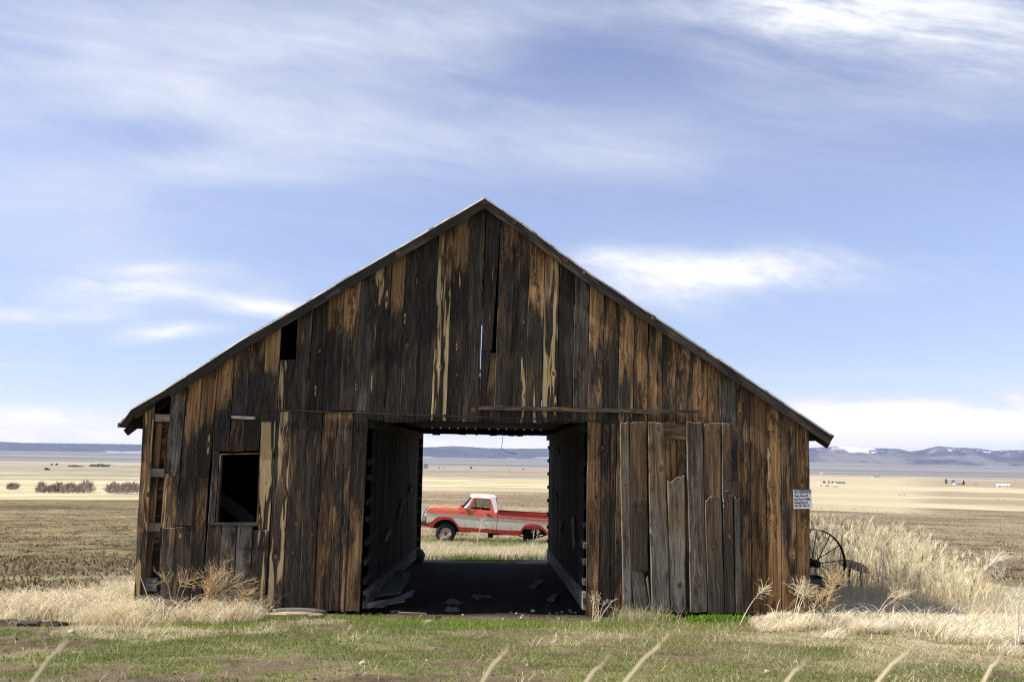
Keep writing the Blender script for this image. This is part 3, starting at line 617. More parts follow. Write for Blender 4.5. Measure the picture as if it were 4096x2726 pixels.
for s_, wdt, sz, hv in lines:
    me = text_mesh(s_, sz); xs = [v.co.x for v in me.vertices]; k = wdt * .96 * sw / (max(xs) - min(xs)); ky = 1.5 if s_[0:2] == 'NO' else 1.15
    for v in me.vertices:
        x = v.co.x - min(xs[0], 0); v.co = (-sw / 2 + .012 + (v.co.x - min(xs)) * k, -.0035 - v.co.z, shh * hv + v.co.y * ky - .012 + v.co.x * .03)
    me.materials.append(INK); o = bpy.data.objects.new('lettering', me); put(o, sign); ORG[o.name] = ORG[sign.name]
# ================================================================== ground, lake, hills
def ground_color(x, y):
    d = np.hypot(x, y + 16); az = x / np.maximum(np.abs(y + 16), .5); ld = np.log(d)
    def mixc(a, b, t): return a * (1 - t[..., None]) + b * t[..., None]
    A = lambda *c: np.array(c, float)[None, :] * np.ones((x.size, 1))
    n1 = fbm(x * .5, y * .5, 31, 5, .6); n2 = fbm(x * 1.9, y * 1.9, 47, 4, .6); n3 = fbm(x * .12, y * .12, 5, 4)
    nd = fbm(az * 9, ld * 14, 61, 5, .6); ne = fbm(az * 3.2 + 5, ld * 26, 71, 5, .62); nf = fbm(az * 14, ld * 60, 81, 4, .6)
    wl = sst(-.1, -.3, az); wr = sst(.08, .3, az); wc = 1 - wl - wr
    # near yard: green turf broken by dirt and straw
    turf = mixc(A(.15, .15, .055), A(.23, .20, .09), sst(.35, .65, n2)); dirt = mixc(A(.068, .048, .029), A(.17, .128, .078), sst(.3, .7, n2)); straw = mixc(A(.38, .31, .18), A(.52, .44, .28), n2)
    m = sst(.52, .565, n1 * .28 + n2 * .36 + .36 * fbm(x * 1.0, y * 2.0, 55, 5, .68) + .05 * sst(-1, -6, x)); c = mixc(turf, dirt, m)
    st = sst(.44, .6, fbm(x * .8 + 9, y * .8, 91, 4)); c = mixc(c, straw, st * (.2 + .35 * sst(1, 4, np.abs(x)) + .3 * sst(2, 6, x)) * sst(-6.5, -2.5, y))
    c = mixc(c, dirt, sst(-1.5, -.3, y) * sst(2, .5, y) * sst(6, 4.5, np.abs(x)) * .8)
    bare = sst(-3.2, -2.2, x) * sst(2.6, 1.6, x) * sst(-.5, .3, y) * sst(12.2, 11.2, y); c = mixc(c, A(.034, .026, .020) * (.7 + .6 * n2[:, None]), bare)  # bare bay floor, its colour lowered further to include the interior shade
    # behind the barn: straw grass with green showing
    bk = sst(11.5, 12.5, y + n1); c2 = mixc(mixc(A(.36, .31, .18), A(.46, .40, .26), n2), A(.19, .21, .07), sst(.5, .62, n1)); c = mixc(c, c2, bk)
    # ploughed stubble field
    f0 = 29 - 6 * sst(-.15, -.3, az) + 0 * wr
    pl = sst(-1.5, 2, d - f0 - (n1 - .5) * 8)
    p_c = mixc(A(.235, .178, .107), A(.36, .29, .185), sst(.3, .7, nd)); p_l = mixc(mixc(A(.115, .078, .044), A(.255, .19, .105), sst(.35, .65, n1 * .5 + nd * .5)), A(.21, .195, .09), sst(.46, .62, ne) * .6); p_r = mixc(A(.185, .135, .082), A(.30, .235, .15), sst(.3, .7, nd))
    p = p_c * wc[:, None] + p_l * wl[:, None] + p_r * wr[:, None]
    p = mixc(p, p * .72, sst(70, 30, d) * sst(.45, .62, n1)); p = p * (.84 + .20 * sst(.35, .65, nf) + .16 * sst(.35, .65, fbm(x * .02, y * .55, 141, 4, .6)))[:, None]
    p = mixc(p, A(.225, .165, .105), sst(120, 140, d) * sst(196, 186, d) * sst(-.01, .03, az) * .8 * wc)
    c = mixc(c, p, pl)
    # golden grassland
    gold = mixc(A(.40, .335, .19), A(.61, .535, .345), sst(.3, .68, ne)); gold = mixc(gold, A(.36, .29, .19), sst(.6, .72, nd) * .6)
    e1 = 220 * (1 + .05 * (ne - .5)); c = mixc(c, gold, sst(-6, 6, d - e1))
    rstripe = wr * sst(.47, .53, fbm(az * 1.6 + 3, ld * 9, 111, 3)) * sst(250, 300, d); c = mixc(c, mixc(A(.25, .18, .115), A(.36, .28, .19), nd), rstripe * .85)
    knoll = wr * sst(178, 186, d) * sst(.46, .40, az); c = mixc(c, A(.50, .43, .27), knoll * .8)
    # grey brown range and the flats before the lake
    rng = mixc(A(.27, .215, .155), A(.36, .30, .215), sst(.35, .65, ne)); rng = mixc(rng, A(.52, .45, .3), sst(.56, .66, nf * .5 + ne * .5) * .8)
    rl = mixc(A(.26, .225, .145), A(.46, .40, .265), sst(.42, .60, ne))
    e2 = 560 + 1200 * wr - 60 * wl; k = sst(.93, 1.05, d / e2 + (ne - .5) * .2); c = mixc(c, rng * (1 - wl[:, None]) + rl * wl[:, None], k)
    c = mixc(c, A(.60, .52, .36), wr * sst(.5, .6, ne) * sst(1500, 2000, d))
    c = mixc(c, A(.32, .30, .28), sst(2300, 3000, d) * (1 - wr) * .8)
    return np.clip(c * (.92 + .16 * fbm(x * 5, y * 5, 131, 3))[:, None], 0, .9)
azs = np.concatenate([np.linspace(-78, -34, 45)[:-1], np.linspace(-34, 34, 620), np.linspace(34, 78, 45)[1:]]) * math.pi / 180
ds = np.exp(np.linspace(math.log(1.2), math.log(3300), 880))
AA, DD = np.meshgrid(azs, ds); gx = (DD * np.sin(AA)).ravel(); gy = (DD * np.cos(AA) - 16).ravel(); gz = G(gx, gy)
# clods of the ploughed field and the yard
cl = sst(28, 34, DD.ravel()) * sst(240, 120, DD.ravel()); gz = gz + cl * (fbm(gx * 1.3, gy * 1.3, 7, 4, .6) - .5) * .34
nA, nD = len(azs), len(ds); idx = np.arange(nA * nD).reshape(nD, nA)
Q = np.stack([idx[:-1, :-1], idx[:-1, 1:], idx[1:, 1:], idx[1:, :-1]], -1).reshape(-1, 4)
GM = attrmat('ground_soil', .95, 0, .3, 7., .08, .8, 9., .06)
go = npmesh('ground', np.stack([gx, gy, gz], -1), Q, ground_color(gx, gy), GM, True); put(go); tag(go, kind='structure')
# ground behind the camera, so that light comes back from there as well
m = MB(); 
for k in range(24):
    a0, a1 = math.radians(78 + k * 204 / 24), math.radians(78 + (k + 1) * 204 / 24)
    P = [(r * math.sin(a), r * math.cos(a) - 16, g(r * math.sin(a), r * math.cos(a) - 16) if r < 100 else -8.) for r in (1.2, 8, 60, 900) for a in (a0, a1)]
    I = [m.vert(p) for p in P]
    for j in range(3): m.face(I[2 * j], I[2 * j + 2], I[2 * j + 3], I[2 * j + 1])
I = [m.vert((1.2 * math.sin(math.radians(k * 15)), 1.2 * math.cos(math.radians(k * 15)) - 16, -1.5)) for k in range(24)]; m.face(*I[::-1])
o = m.build('ground', plain('turf_soil', (.17, .16, .07), .95, .1, .3, .6)); tag(o, kind='structure')
# lake
LM, n = mat('lake_water'); tc = n.new('ShaderNodeTexCoord').outputs['Object']
b = n.noise(n.vm('MULTIPLY', tc, (.00016, .0016, 0)), 1., 5., .6); c = n.mix(n.ss(b, .38, .62), (.17, .158, .138), (.28, .266, .235)); n.out(c, .8, .15, n.bump(n.noise(n.vm('MULTIPLY', tc, (.01, .03, 0)), 1., 3.), .08, 1.))
m = MB(); I = [m.vert(p) for p in ((-14000, 2000, -36), (14000, 2000, -36), (14000, 10200, -36), (-14000, 10200, -36))]; m.face(*I); o = m.build('lake', LM); tag(o, kind='structure')
# hills round the far shore
def hill(name, tops, base_px, d0, d1, colf, seed, label_kind='structure', nz=46):
    """tops: skyline (px, py) list; ridge stands at distance d1, its foot at d0"""
    px = np.array([t[0] for t in tops], float); py = np.array([t[1] for t in tops], float)
    P = np.linspace(px[0], px[-1], 900); dirs = [ray(a, b) for a, b in zip(P, np.interp(P, px, py))]
    az = np.array([math.atan2(d.x, d.y) for d in dirs]); te = np.array([d.z / math.hypot(d.x, d.y) for d in dirs])
    q = np.linspace(0, 1.25, nz); QQ, A2 = np.meshgrid(q, az, indexing='ij')
    D2 = d0 + (d1 - d0) * QQ; zr = (te * d1)[None] * np.ones_like(QQ) + 36
    spur = fbm(A2 * 60 + QQ * 2, QQ * 2.2 + A2 * 25, seed, 5, .55); prof = np.where(QQ <= 1, np.clip(QQ, 0, 1) ** .85 + (spur - .5) * .75 * QQ * (1 - QQ) * 2, 1 - (QQ - 1) * 1.5)
    z = -37 + zr * prof + (fbm(A2 * 400, QQ * 9, seed + 9, 3) - .5) * 6 * QQ
    x = (D2 * np.sin(A2)).ravel(); y = (D2 * np.cos(A2) - 16).ravel(); ix = np.arange(x.size).reshape(QQ.shape)
    Qd = np.stack([ix[:-1, :-1], ix[:-1, 1:], ix[1:, 1:], ix[1:, :-1]], -1).reshape(-1, 4)
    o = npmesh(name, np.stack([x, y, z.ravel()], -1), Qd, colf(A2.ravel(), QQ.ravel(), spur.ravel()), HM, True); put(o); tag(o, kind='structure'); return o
HM = attrmat('hazy_forested_hill', .95, 0, .35, .012, .05, .6, .02, 20.)  # both hill colours: forest tinted bluish, some distance haze put into the albedo
def cmix(a, b, t): return np.array(a)[None] * (1 - t[:, None]) + np.array(b)[None] * t[:, None]
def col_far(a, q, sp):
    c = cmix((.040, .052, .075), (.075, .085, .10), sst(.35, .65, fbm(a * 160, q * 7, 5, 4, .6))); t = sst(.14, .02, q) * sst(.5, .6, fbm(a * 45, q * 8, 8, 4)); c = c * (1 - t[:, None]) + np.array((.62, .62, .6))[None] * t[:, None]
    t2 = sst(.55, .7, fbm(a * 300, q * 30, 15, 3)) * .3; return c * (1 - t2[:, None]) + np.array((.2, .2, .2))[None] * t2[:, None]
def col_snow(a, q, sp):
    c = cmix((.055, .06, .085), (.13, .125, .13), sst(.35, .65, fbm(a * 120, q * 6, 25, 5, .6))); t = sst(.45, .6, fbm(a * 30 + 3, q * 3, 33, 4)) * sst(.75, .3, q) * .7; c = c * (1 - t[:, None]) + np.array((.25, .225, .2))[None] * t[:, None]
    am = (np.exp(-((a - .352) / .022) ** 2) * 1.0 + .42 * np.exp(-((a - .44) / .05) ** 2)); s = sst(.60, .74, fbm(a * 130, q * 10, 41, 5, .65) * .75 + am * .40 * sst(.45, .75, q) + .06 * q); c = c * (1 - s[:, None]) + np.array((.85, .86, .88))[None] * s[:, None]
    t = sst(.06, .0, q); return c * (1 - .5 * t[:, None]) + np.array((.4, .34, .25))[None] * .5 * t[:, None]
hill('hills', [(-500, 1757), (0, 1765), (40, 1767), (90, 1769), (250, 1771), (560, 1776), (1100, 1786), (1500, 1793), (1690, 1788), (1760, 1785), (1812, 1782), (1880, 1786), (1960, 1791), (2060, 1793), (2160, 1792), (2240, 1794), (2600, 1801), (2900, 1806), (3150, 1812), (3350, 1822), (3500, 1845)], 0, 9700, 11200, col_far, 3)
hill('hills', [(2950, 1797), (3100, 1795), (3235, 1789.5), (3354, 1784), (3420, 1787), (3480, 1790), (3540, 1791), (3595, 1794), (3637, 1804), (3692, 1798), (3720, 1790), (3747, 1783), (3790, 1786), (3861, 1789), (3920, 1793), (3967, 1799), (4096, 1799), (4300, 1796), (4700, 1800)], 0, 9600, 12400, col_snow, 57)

# ================================================================== sky, sun, haze
SUN_EL, SUN_AZ = math.radians(51), math.radians(9)     # sun to the left, a little in front of the facade
sdir = Vector((-math.cos(SUN_EL) * math.cos(SUN_AZ), -math.cos(SUN_EL) * math.sin(SUN_AZ), math.sin(SUN_EL)))
sl = bpy.data.lights.new('sun', 'SUN'); sl.energy = 4.6; sl.angle = math.radians(.53); sl.color = (1, .955, .88)
so = bpy.data.objects.new('sun', sl); so.rotation_euler = sdir.to_track_quat('Z', 'Y').to_euler(); COL.objects.link(so)
W = bpy.data.worlds.new('World'); SC.world = W; W.use_nodes = True; n = NT(W.node_tree)
sky = n.new('ShaderNodeTexSky', sky_type='NISHITA', sun_disc=False, sun_elevation=SUN_EL, sun_rotation=math.atan2(sdir.x, sdir.y), altitude=1400., air_density=1., dust_density=.0, ozone_density=2.4)
d = n.new('ShaderNodeTexCoord').outputs['Generated']; dx, dy, dz = n.sep(d); ya = n.m('MAXIMUM', n.m('ABSOLUTE', dy), .18); u = n.m('DIVIDE', dx, ya); v = n.m('DIVIDE', dz, ya)
uv = n.xyz(u, v, n.m('MULTIPLY', n.m('LESS_THAN', dy, 0.), 5.))
wp = n.noise(n.vm('MULTIPLY', uv, (2.2, 4., 1.)), 1., 3., .55, col=True); uvw = n.vm('ADD', uv, n.vm('MULTIPLY', n.vm('SUBTRACT', wp, (.5, .5, .5)), (.22, .06, 0.)))
rot = n.new('ShaderNodeVectorRotate', rotation_type='Z_AXIS', ins={'Vector': uvw, 'Angle': .16}).outputs[0]
fib = n.noise(n.vm('MULTIPLY', rot, (4.5, 26., 1.)), 1., 8., .62, .6); soft = n.noise(n.vm('MULTIPLY', rot, (1.7, 4.2, 1.)), 1., 6., .6); puff = n.noise(n.vm('MULTIPLY', uvw, (8., 22., 1.)), 1., 9., .64)
def blob(px, py, sx, sy, amp):
    r = ray(px, py); uc, vc = r.x / r.y, r.z / r.y; q = n.vm('MULTIPLY', n.vm('SUBTRACT', uvw, (uc, vc, 0)), (FPX / sx, FPX / sy, 0)); L = n.vm('LENGTH', q)
    return n.m('MULTIPLY', n.m('EXPONENT', n.m('MULTIPLY', n.m('MULTIPLY', L, L), -1.)), amp)
def total(bl):
    t = None
    for b_ in bl: e = blob(*b_); t = e if t is None else n.m('ADD', t, e)
    return t
thick = total([(3600, 60, 800, 190, .78), (3150, 40, 420, 110, .5), (4100, 300, 500, 90, .35), (2850, 1080, 680, 90, .70), (2620, 1170, 400, 85, .55), (3130, 1090, 420, 65, .5), (2420, 1040, 200, 40, .4), (620, 1170, 420, 75, .85), (200, 1250, 420, 35, .6), (780, 1330, 190, 30, 1.25), (1080, 1250, 170, 45, .9), (700, 1090, 160, 25, .3),
    (3750, 1670, 640, 88, 1.7), (4300, 1650, 500, 100, 1.5), (3330, 1700, 400, 84, 1.4), (200, 1705, 560, 75, 1.15), (100, 1450, 260, 10, .5), (3500, 1480, 500, 25, .3), (1950, 1770, 500, 60, .8)])
veil = total([(250, 250, 900, 420, .62), (1100, 620, 700, 260, .55), (1500, 120, 900, 180, .42), (1900, 560, 900, 160, .3), (2700, 620, 900, 120, .22), (3600, 420, 700, 110, .38), (300, 800, 600, 130, .35), (500, 1000, 700, 110, .3), (2000, 1780, 4200, 110, .42), (1500, 100, 3000, 560, .34)])
dark = total([(620, 560, 420, 90, .35), (2350, 230, 400, 160, .3), (950, 800, 500, 60, .16)])
tex = n.m('MULTIPLY_ADD', puff, .6, n.m('MULTIPLY', fib, .4)); den = n.m('ADD', n.m('MULTIPLY', thick, n.m('MULTIPLY_ADD', tex, 3.4, -.93)), n.m('MULTIPLY', veil, n.m('MULTIPLY_ADD', soft, 1.0, .12)))
den = n.m('ADD', den, n.m('MULTIPLY', n.m('SUBTRACT', fib, .47), .46)); den = n.m('ADD', den, n.m('MULTIPLY', n.m('SUBTRACT', soft, .5), .40)); den = n.m('SUBTRACT', den, dark)
k = n.ss(den, -.04, 1.0)
hs = n.new('ShaderNodeHueSaturation', ins={'Hue': .512, 'Saturation': .84, 'Value': 1., 'Color': sky.outputs[0]}).outputs[0]
SKYB = .105; SKYGAIN = n.mix(1., hs, (1.16, 1.12, 1.12), 'MULTIPLY')
cl_ = n.mix(n.ss(den, .5, 1.3), (5.7, 5.9, 6.45), (7.1, 7.05, 6.95)); hz = n.ss(v, .07, .012); cl_ = n.mix(hz, cl_, (9.6, 9.1, 8.3)); lowf = n.ss(v, .30, .06); SKYGAIN = n.mix(lowf, SKYGAIN, n.mix(1., SKYGAIN, (.76, .775, .83), 'MULTIPLY')); skyc = n.mix(n.m('MAXIMUM', k, n.m('MULTIPLY', hz, .48)), SKYGAIN, cl_)
bg = n.new('ShaderNodeBackground', ins={'Strength': SKYB, 'Color': skyc}); wo = n.new('ShaderNodeOutputWorld'); n.l.new(bg.outputs[0], wo.inputs[0])
# air
AIR = 4.8e-5
hm = bpy.data.materials.new('haze_air'); hm.use_nodes = True; n = NT(hm.node_tree)
pv = n.new('ShaderNodeVolumePrincipled', ins={'Color': (.60, .67, .96, 1), 'Density': AIR, 'Anisotropy': .1}); oo = n.new('ShaderNodeOutputMaterial'); n.l.new(pv.outputs[0], oo.inputs['Volume'])
m = MB(); zs = (-47., 330.); P = [m.vert((x, y, z)) for z in zs for x, y in ((-16000, -1000), (16000, -1000), (16000, 16000), (-16000, 16000))]
for f in ((3, 2, 1, 0), (4, 5, 6, 7), (0, 1, 5, 4), (1, 2, 6, 5), (2, 3, 7, 6), (3, 0, 4, 7)): m.face(*[P[i] for i in f])
if AIR > 0: o = m.build('haze', hm); tag(o, kind='stuff')

cam = bpy.data.cameras.new('camera'); cam.sensor_width = 36; cam.lens = 36 * FPX / 4096; cam.clip_start = .05; cam.clip_end = 40000
co = bpy.data.objects.new('camera', cam); COL.objects.link(co); Mx = Matrix((CR, CU, -_F)).transposed().to_4x4(); Mx.translation = EYE; co.matrix_world = Mx; SC.camera = co
cam.dof.use_dof = True; cam.dof.focus_distance = 18; cam.dof.aperture_fstop = 3.0
SC.view_settings.view_transform = 'Standard'; SC.view_settings.look = 'None'; SC.view_settings.exposure = 0.62; SC.view_settings.gamma = 1
SC.cycles.volume_bounces = 0; SC.cycles.max_bounces = 8; SC.cycles.use_denoising = True; SC.cycles.denoiser = 'OPENIMAGEDENOISE'; SC.cycles.denoising_input_passes = 'RGB_ALBEDO_NORMAL'; SC.cycles.denoising_prefilter = 'NONE'; SC.cycles.filter_width = 1.15
# ================================================================== pickup truck behind the barn
YT = 23.0; TW = 2.0
def T(cx, cy):
    p = onY(1640 + cx / 3.1367, 1750 + cy / 3.1367, YT); return p.x, p.z
_b0, _b1 = T(300, 945), T(1730, 1050)
def inset(x, z):
    h = z - (_b0[1] + (_b1[1] - _b0[1]) * (x - _b0[0]) / (_b1[0] - _b0[0]))
    if h < 0: return .05 * max(0, -h - .28) + .012
    return .18 * min(h, .16) + .24 * max(0, h - .16) if h < .3 else .029 + .034 + .2 * (h - .3)
def side(sg):
    """map (x, z, depth inwards) to the near (sg = 1) or the far side"""
    def f(x, z, dep=0.): return (x, YT + inset(x, z) + dep if sg > 0 else YT + TW - inset(x, z) - dep, z)
    return f
def dens(pts, step=.10):
    out = []
    for i in range(len(pts)):
        a, b = pts[i], pts[(i + 1) % len(pts)]; L = math.hypot(b[0] - a[0], b[1] - a[1]); k = max(1, int(L / step))
        for q in range(k): out.append((a[0] + (b[0] - a[0]) * q / k, a[1] + (b[1] - a[1]) * q / k))
    return out
RED = plain('faded_red_paint', (.72, .115, .075), .38, .5, .10, 3., .0, 0., (.28, .06, .03), .30, **{'Coat Weight': .25})
DRED = plain('dark_red_paint', (.50, .045, .030), .42, .5, .14, 3., .0, 0., (.16, .035, .02), .36, **{'Coat Weight': .2})
GRYP = plain('faded_grey_tan_paint', (.76, .70, .57), .45, .45, .07, 2., .0, 0., (.25, .19, .13), .28, **{'Coat Weight': .2})
WHT = plain('white_roof_paint', (.78, .78, .77), .4, .5, .04, 3.)
RUSTP = plain('rusted_hood_paint', (.42, .235, .115), .7, .3, .22, 4., .0, 0., (.30, .09, .04), .40)
CHR = plain('worn_chrome', (.62, .62, .63), .22, .5, .1, 12., 0, .9); RUB = plain('old_rubber', (.028, .028, .030), .8, .3, .3, 14., .3)
BLK = plain('underbody_black', (.012, .011, .010), .85, .2, .4, 8.); RST = plain('brown_rust', (.14, .062, .032), .85, .2, .45, 12., .3)
RIMM = plain('dusty_rim_paint', (.47, .43, .36), .6, .4, .15, 12., 0, 0., (.2, .12, .07), .38); INT = plain('cab_interior', (.05, .02, .018), .8, .2, .3, 10.)
LENS_O = plain('amber_lens', (.75, .30, .03), .3, .5, .1, 20.); PURP = plain('dark_trim_stripe', (.09, .06, .10), .5, .4, .1, 20.)
GL, n = mat('window_glass'); g1_ = n.new('ShaderNodeBsdfGlossy', ins={'Roughness': .03, 'Color': (.9, .95, .95, 1)}); t1_ = n.new('ShaderNodeBsdfTransparent', ins={'Color': (.80, .86, .84, 1)}); f_ = n.new('ShaderNodeFresnel', ins={'IOR': 1.45}); mx = n.new('ShaderNodeMixShader')
n.l.new(f_.outputs[0], mx.inputs[0]); n.l.new(t1_.outputs[0], mx.inputs[1]); n.l.new(g1_.outputs[0], mx.inputs[2]); o_ = n.new('ShaderNodeOutputMaterial'); n.l.new(mx.outputs[0], o_.inputs[0])
_tc = T(950, 1200); truck = thing('pickup_truck', 'old red and grey pickup truck with a white cab roof parked behind the barn', 'pickup truck', (_tc[0], YT + 1, g(_tc[0], YT + 1)))
def panel(name, outline, m, sides=(1, -1), parent=None, dep=(0., .035), px=True, step=.10):
    o = dens([T(*p) for p in outline], step); out = []
    for i, sg in enumerate(sides):
        mb = MB(); mb.prism(o, side(sg), *dep); out.append(mb.build(name, m, (parent[i] if isinstance(parent, list) else parent) or truck))
    return out
# fender: red top band, grey middle, dark red flare with wheel arch
def arch(cx, cy, rx, ry, a0, a1, n=14): return [(cx + rx * math.cos(math.radians(a0 + (a1 - a0) * k / n)), cy - ry * math.sin(math.radians(a0 + (a1 - a0) * k / n))) for k in range(n + 1)]
AF_in = [(292, 1112), (318, 1072), (352, 1044), (398, 1026), (450, 1021), (505, 1030), (545, 1054), (580, 1096), (612, 1160)]
AF_out = [(204, 1066), (252, 1056), (284, 1040), (318, 1008), (360, 992), (440, 988), (515, 1000), (552, 1028), (584, 1074), (606, 1106), (624, 1117)]
AR_in = [(1402, 1180), (1424, 1146), (1456, 1118), (1520, 1110), (1596, 1116), (1642, 1136), (1684, 1172), (1716, 1214)]
AR_out = [(1385, 1163), (1404, 1134), (1432, 1096), (1470, 1084), (1540, 1080), (1620, 1090), (1660, 1112), (1700, 1150), (1742, 1192)]
panel('front_fender', [(222, 908), (250, 902), (420, 906), (605, 912), (605, 872), (640, 868), (697, 882), (693, 968), (560, 960), (300, 941), (218, 936)], RED)
panel('fender_panel', [(212, 938), (300, 944), (560, 963), (692, 971), (688, 1122)] + AF_out[::-1] + [(204, 1030)], GRYP)
panel('wheel_flare', AF_out + [(687, 1126), (687, 1174), (616, 1168)] + AF_in[::-1] + [(282, 1134), (216, 1108)], DRED, dep=(-.022, .035))
# door, red top and grey lower skin with the dark red rocker
door_t = panel('cab_door', [(694, 970), (698, 900), (728, 886), (752, 892), (1006, 912), (1034, 912), (1040, 996)], RED)
panel('door_panel', [(694, 974), (1040, 999), (1034, 1146), (691, 1122)], GRYP, parent=door_t, dep=(.002, .03))
panel('door_rocker', [(691, 1126), (1034, 1150), (1036, 1196), (690, 1174)], DRED, parent=door_t, dep=(-.012, .03))
panel('window_surround', [(730, 886), (790, 752), (1000, 764), (1020, 790), (1050, 914), (1008, 911), (1003, 790), (996, 777), (816, 767), (754, 891)], RED, parent=door_t, dep=(.004, .04))
panel('window_seal', [(752, 890), (815, 766), (997, 776), (1004, 790), (1010, 912), (1001, 906), (996, 788), (990, 783), (820, 773), (762, 886)], BLK, parent=door_t, dep=(.016, .03))
panel('window_divider', [(812, 768), (820, 768), (826, 898), (817, 898)], BLK, parent=door_t, dep=(.008, .03))
panel('window_pane', [(824, 772), (990, 783), (1001, 906), (830, 896)], GL, parent=door_t, dep=(.024, .028)); panel('vent_pane', [(762, 886), (814, 774), (819, 894)], GL, parent=door_t, dep=(.024, .028))
panel('handle', [(956, 952), (1012, 956), (1012, 967), (956, 963)], CHR, parent=door_t, dep=(-.03, .01)); panel('handle_recess', [(968, 954), (1000, 957), (1000, 967), (968, 965)], BLK, parent=door_t, dep=(-.034, -.03), sides=(1,))
panel('cab_corner', [(1043, 997), (1037, 912), (1052, 914), (1066, 938), (1098, 930), (1094, 1000)], RED); panel('cab_corner_panel', [(1043, 1000), (1092, 1004), (1084, 1150), (1037, 1147)], GRYP); panel('cab_rocker', [(1038, 1150), (1084, 1153), (1080, 1200), (1038, 1197)], DRED, dep=(-.012, .03))
# bed: continues behind the barn's inner wall in the photo
panel('bed_side', [(1101, 940), (1730, 978), (2010, 994), (2010, 1068), (1730, 1047), (1100, 1000)], RED); panel('bed_panel', [(1100, 1004), (1730, 1050), (2010, 1071), (2000, 1200), (1800, 1200)] + AR_out[::-1] + [(1090, 1154)], GRYP)
panel('bed_rocker', [(1088, 1158)] + AR_out[0:] + [(1800, 1204), (1800, 1226), (1722, 1216)] + AR_in[::-1] + [(1388, 1222), (1300, 1226), (1086, 1204)], DRED, dep=(-.018, .035))
mb = MB(); a, b = T(1100, 945), T(2010, 998); c, d_ = T(1100, 1090), T(2010, 1150)
mb.rings([[(p[0], YT + .10, p[1]), (p[0], YT + TW - .10, p[1]), (q[0], YT + TW - .10, q[1]), (q[0], YT + .10, q[1])] for p, q in ((c, T(1100, 1120)), (d_, T(2010, 1180)))])
e, f = T(2000, 996), T(1996, 1190); mb.box(((e[0] + f[0]) / 2, YT + 1, (e[1] + f[1]) / 2), (.05, TW - .1, e[1] - f[1])); e, f = T(1104, 942), T(1098, 1110); mb.box(((e[0] + f[0]) / 2, YT + 1, (e[1] + f[1]) / 2), (.04, TW - .14, e[1] - f[1]))
mb.build('bed_floor', DRED, truck)
RAILM = plain('worn_rail_paint', (.12, .03, .025), .6, .3, .4, 10)
for yy in (YT + .055, YT + TW - .055): mb = MB(); mb.bar((a[0], yy, a[1] + .008), (b[0], yy, b[1] + .008), .10, .03); mb.build('bed_rail', RAILM, truck)
# chrome and dark side moulding
panel('side_moulding', [(300, 941), (560, 960), (692, 969), (692, 976), (560, 967), (300, 949)], CHR, dep=(-.012, .004)); panel('door_moulding', [(694, 969), (1040, 995), (1092, 999), (1092, 1006), (1040, 1002), (694, 976)], CHR, dep=(-.012, .004), parent=door_t)
panel('bed_moulding', [(1100, 999), (1730, 1046), (2010, 1067), (2010, 1074), (1730, 1053), (1100, 1006)], CHR, dep=(-.012, .004)); panel('pin_stripe', [(1100, 994), (1730, 1040), (2010, 1061), (2010, 1066), (1730, 1045), (1100, 999)], PURP, dep=(-.004, .003)); panel('arch_moulding', [(258, 1050), (288, 1034), (320, 1000), (360, 984), (364, 991), (324, 1007), (291, 1040), (260, 1057)], CHR, dep=(-.016, .01))
panel('marker_lamp', [(226, 931), (298, 937), (297, 948), (232, 944)], LENS_O, dep=(-.012, .01)); panel('badge', [(632, 928), (676, 931), (676, 937), (632, 934)], CHR, dep=(-.01, .004)); panel('fuel_cap', arch(1248, 1124, 9, 9, 0, 330, 11), CHR, dep=(-.01, .01), sides=(1,))
# hood, cowl
def cross(stations, name, m, parent=None, smooth=True, cap=True):
    """stations: list of profiles [(y inset, cx, cy)...] from the near edge to the centre, mirrored"""
    mb = MB(); rs = []
    for st in stations:
        h = [(T(cx, cy)[0], yi, T(cx, cy)[1]) for yi, cx, cy in st]; rs.append([(x, YT + yi, z) for x, yi, z in h] + [(x, YT + TW - yi, z) for x, yi, z in h[::-1]])
    ids = [[mb.vert(p) for p in r] for r in rs]
    for i in range(len(ids) - 1):
        for k in range(len(ids[0]) - 1): mb.face(ids[i][k], ids[i + 1][k], ids[i + 1][k + 1], ids[i][k + 1])
    return mb.build(name, m, parent or truck, smooth=smooth)
cross([[(.06, 222, 906), (.10, 222, 892), (.2, 226, 884), (1., 222, 880)], [(.05, 240, 904), (.09, 244, 886), (.2, 250, 868), (1., 248, 862)], [(.05, 320, 905), (.09, 320, 889), (.2, 320, 868), (1., 320, 858)], [(.05, 460, 907), (.09, 460, 892), (.2, 460, 874), (1., 460, 864)], [(.05, 600, 911), (.09, 600, 897), (.2, 600, 880), (1., 600, 872)]], 'hood', RUSTP)
panel('hood_edge', [(224, 906), (232, 890), (250, 879), (330, 880), (604, 890), (605, 912), (420, 907), (250, 903)], RED, dep=(.035, .06))
cross([[(.05, 600, 911), (.09, 600, 897), (.2, 600, 878), (1., 600, 868)], [(.05, 655, 896), (.09, 650, 884), (.2, 640, 868), (1., 620, 860)]], 'cowl', RED)
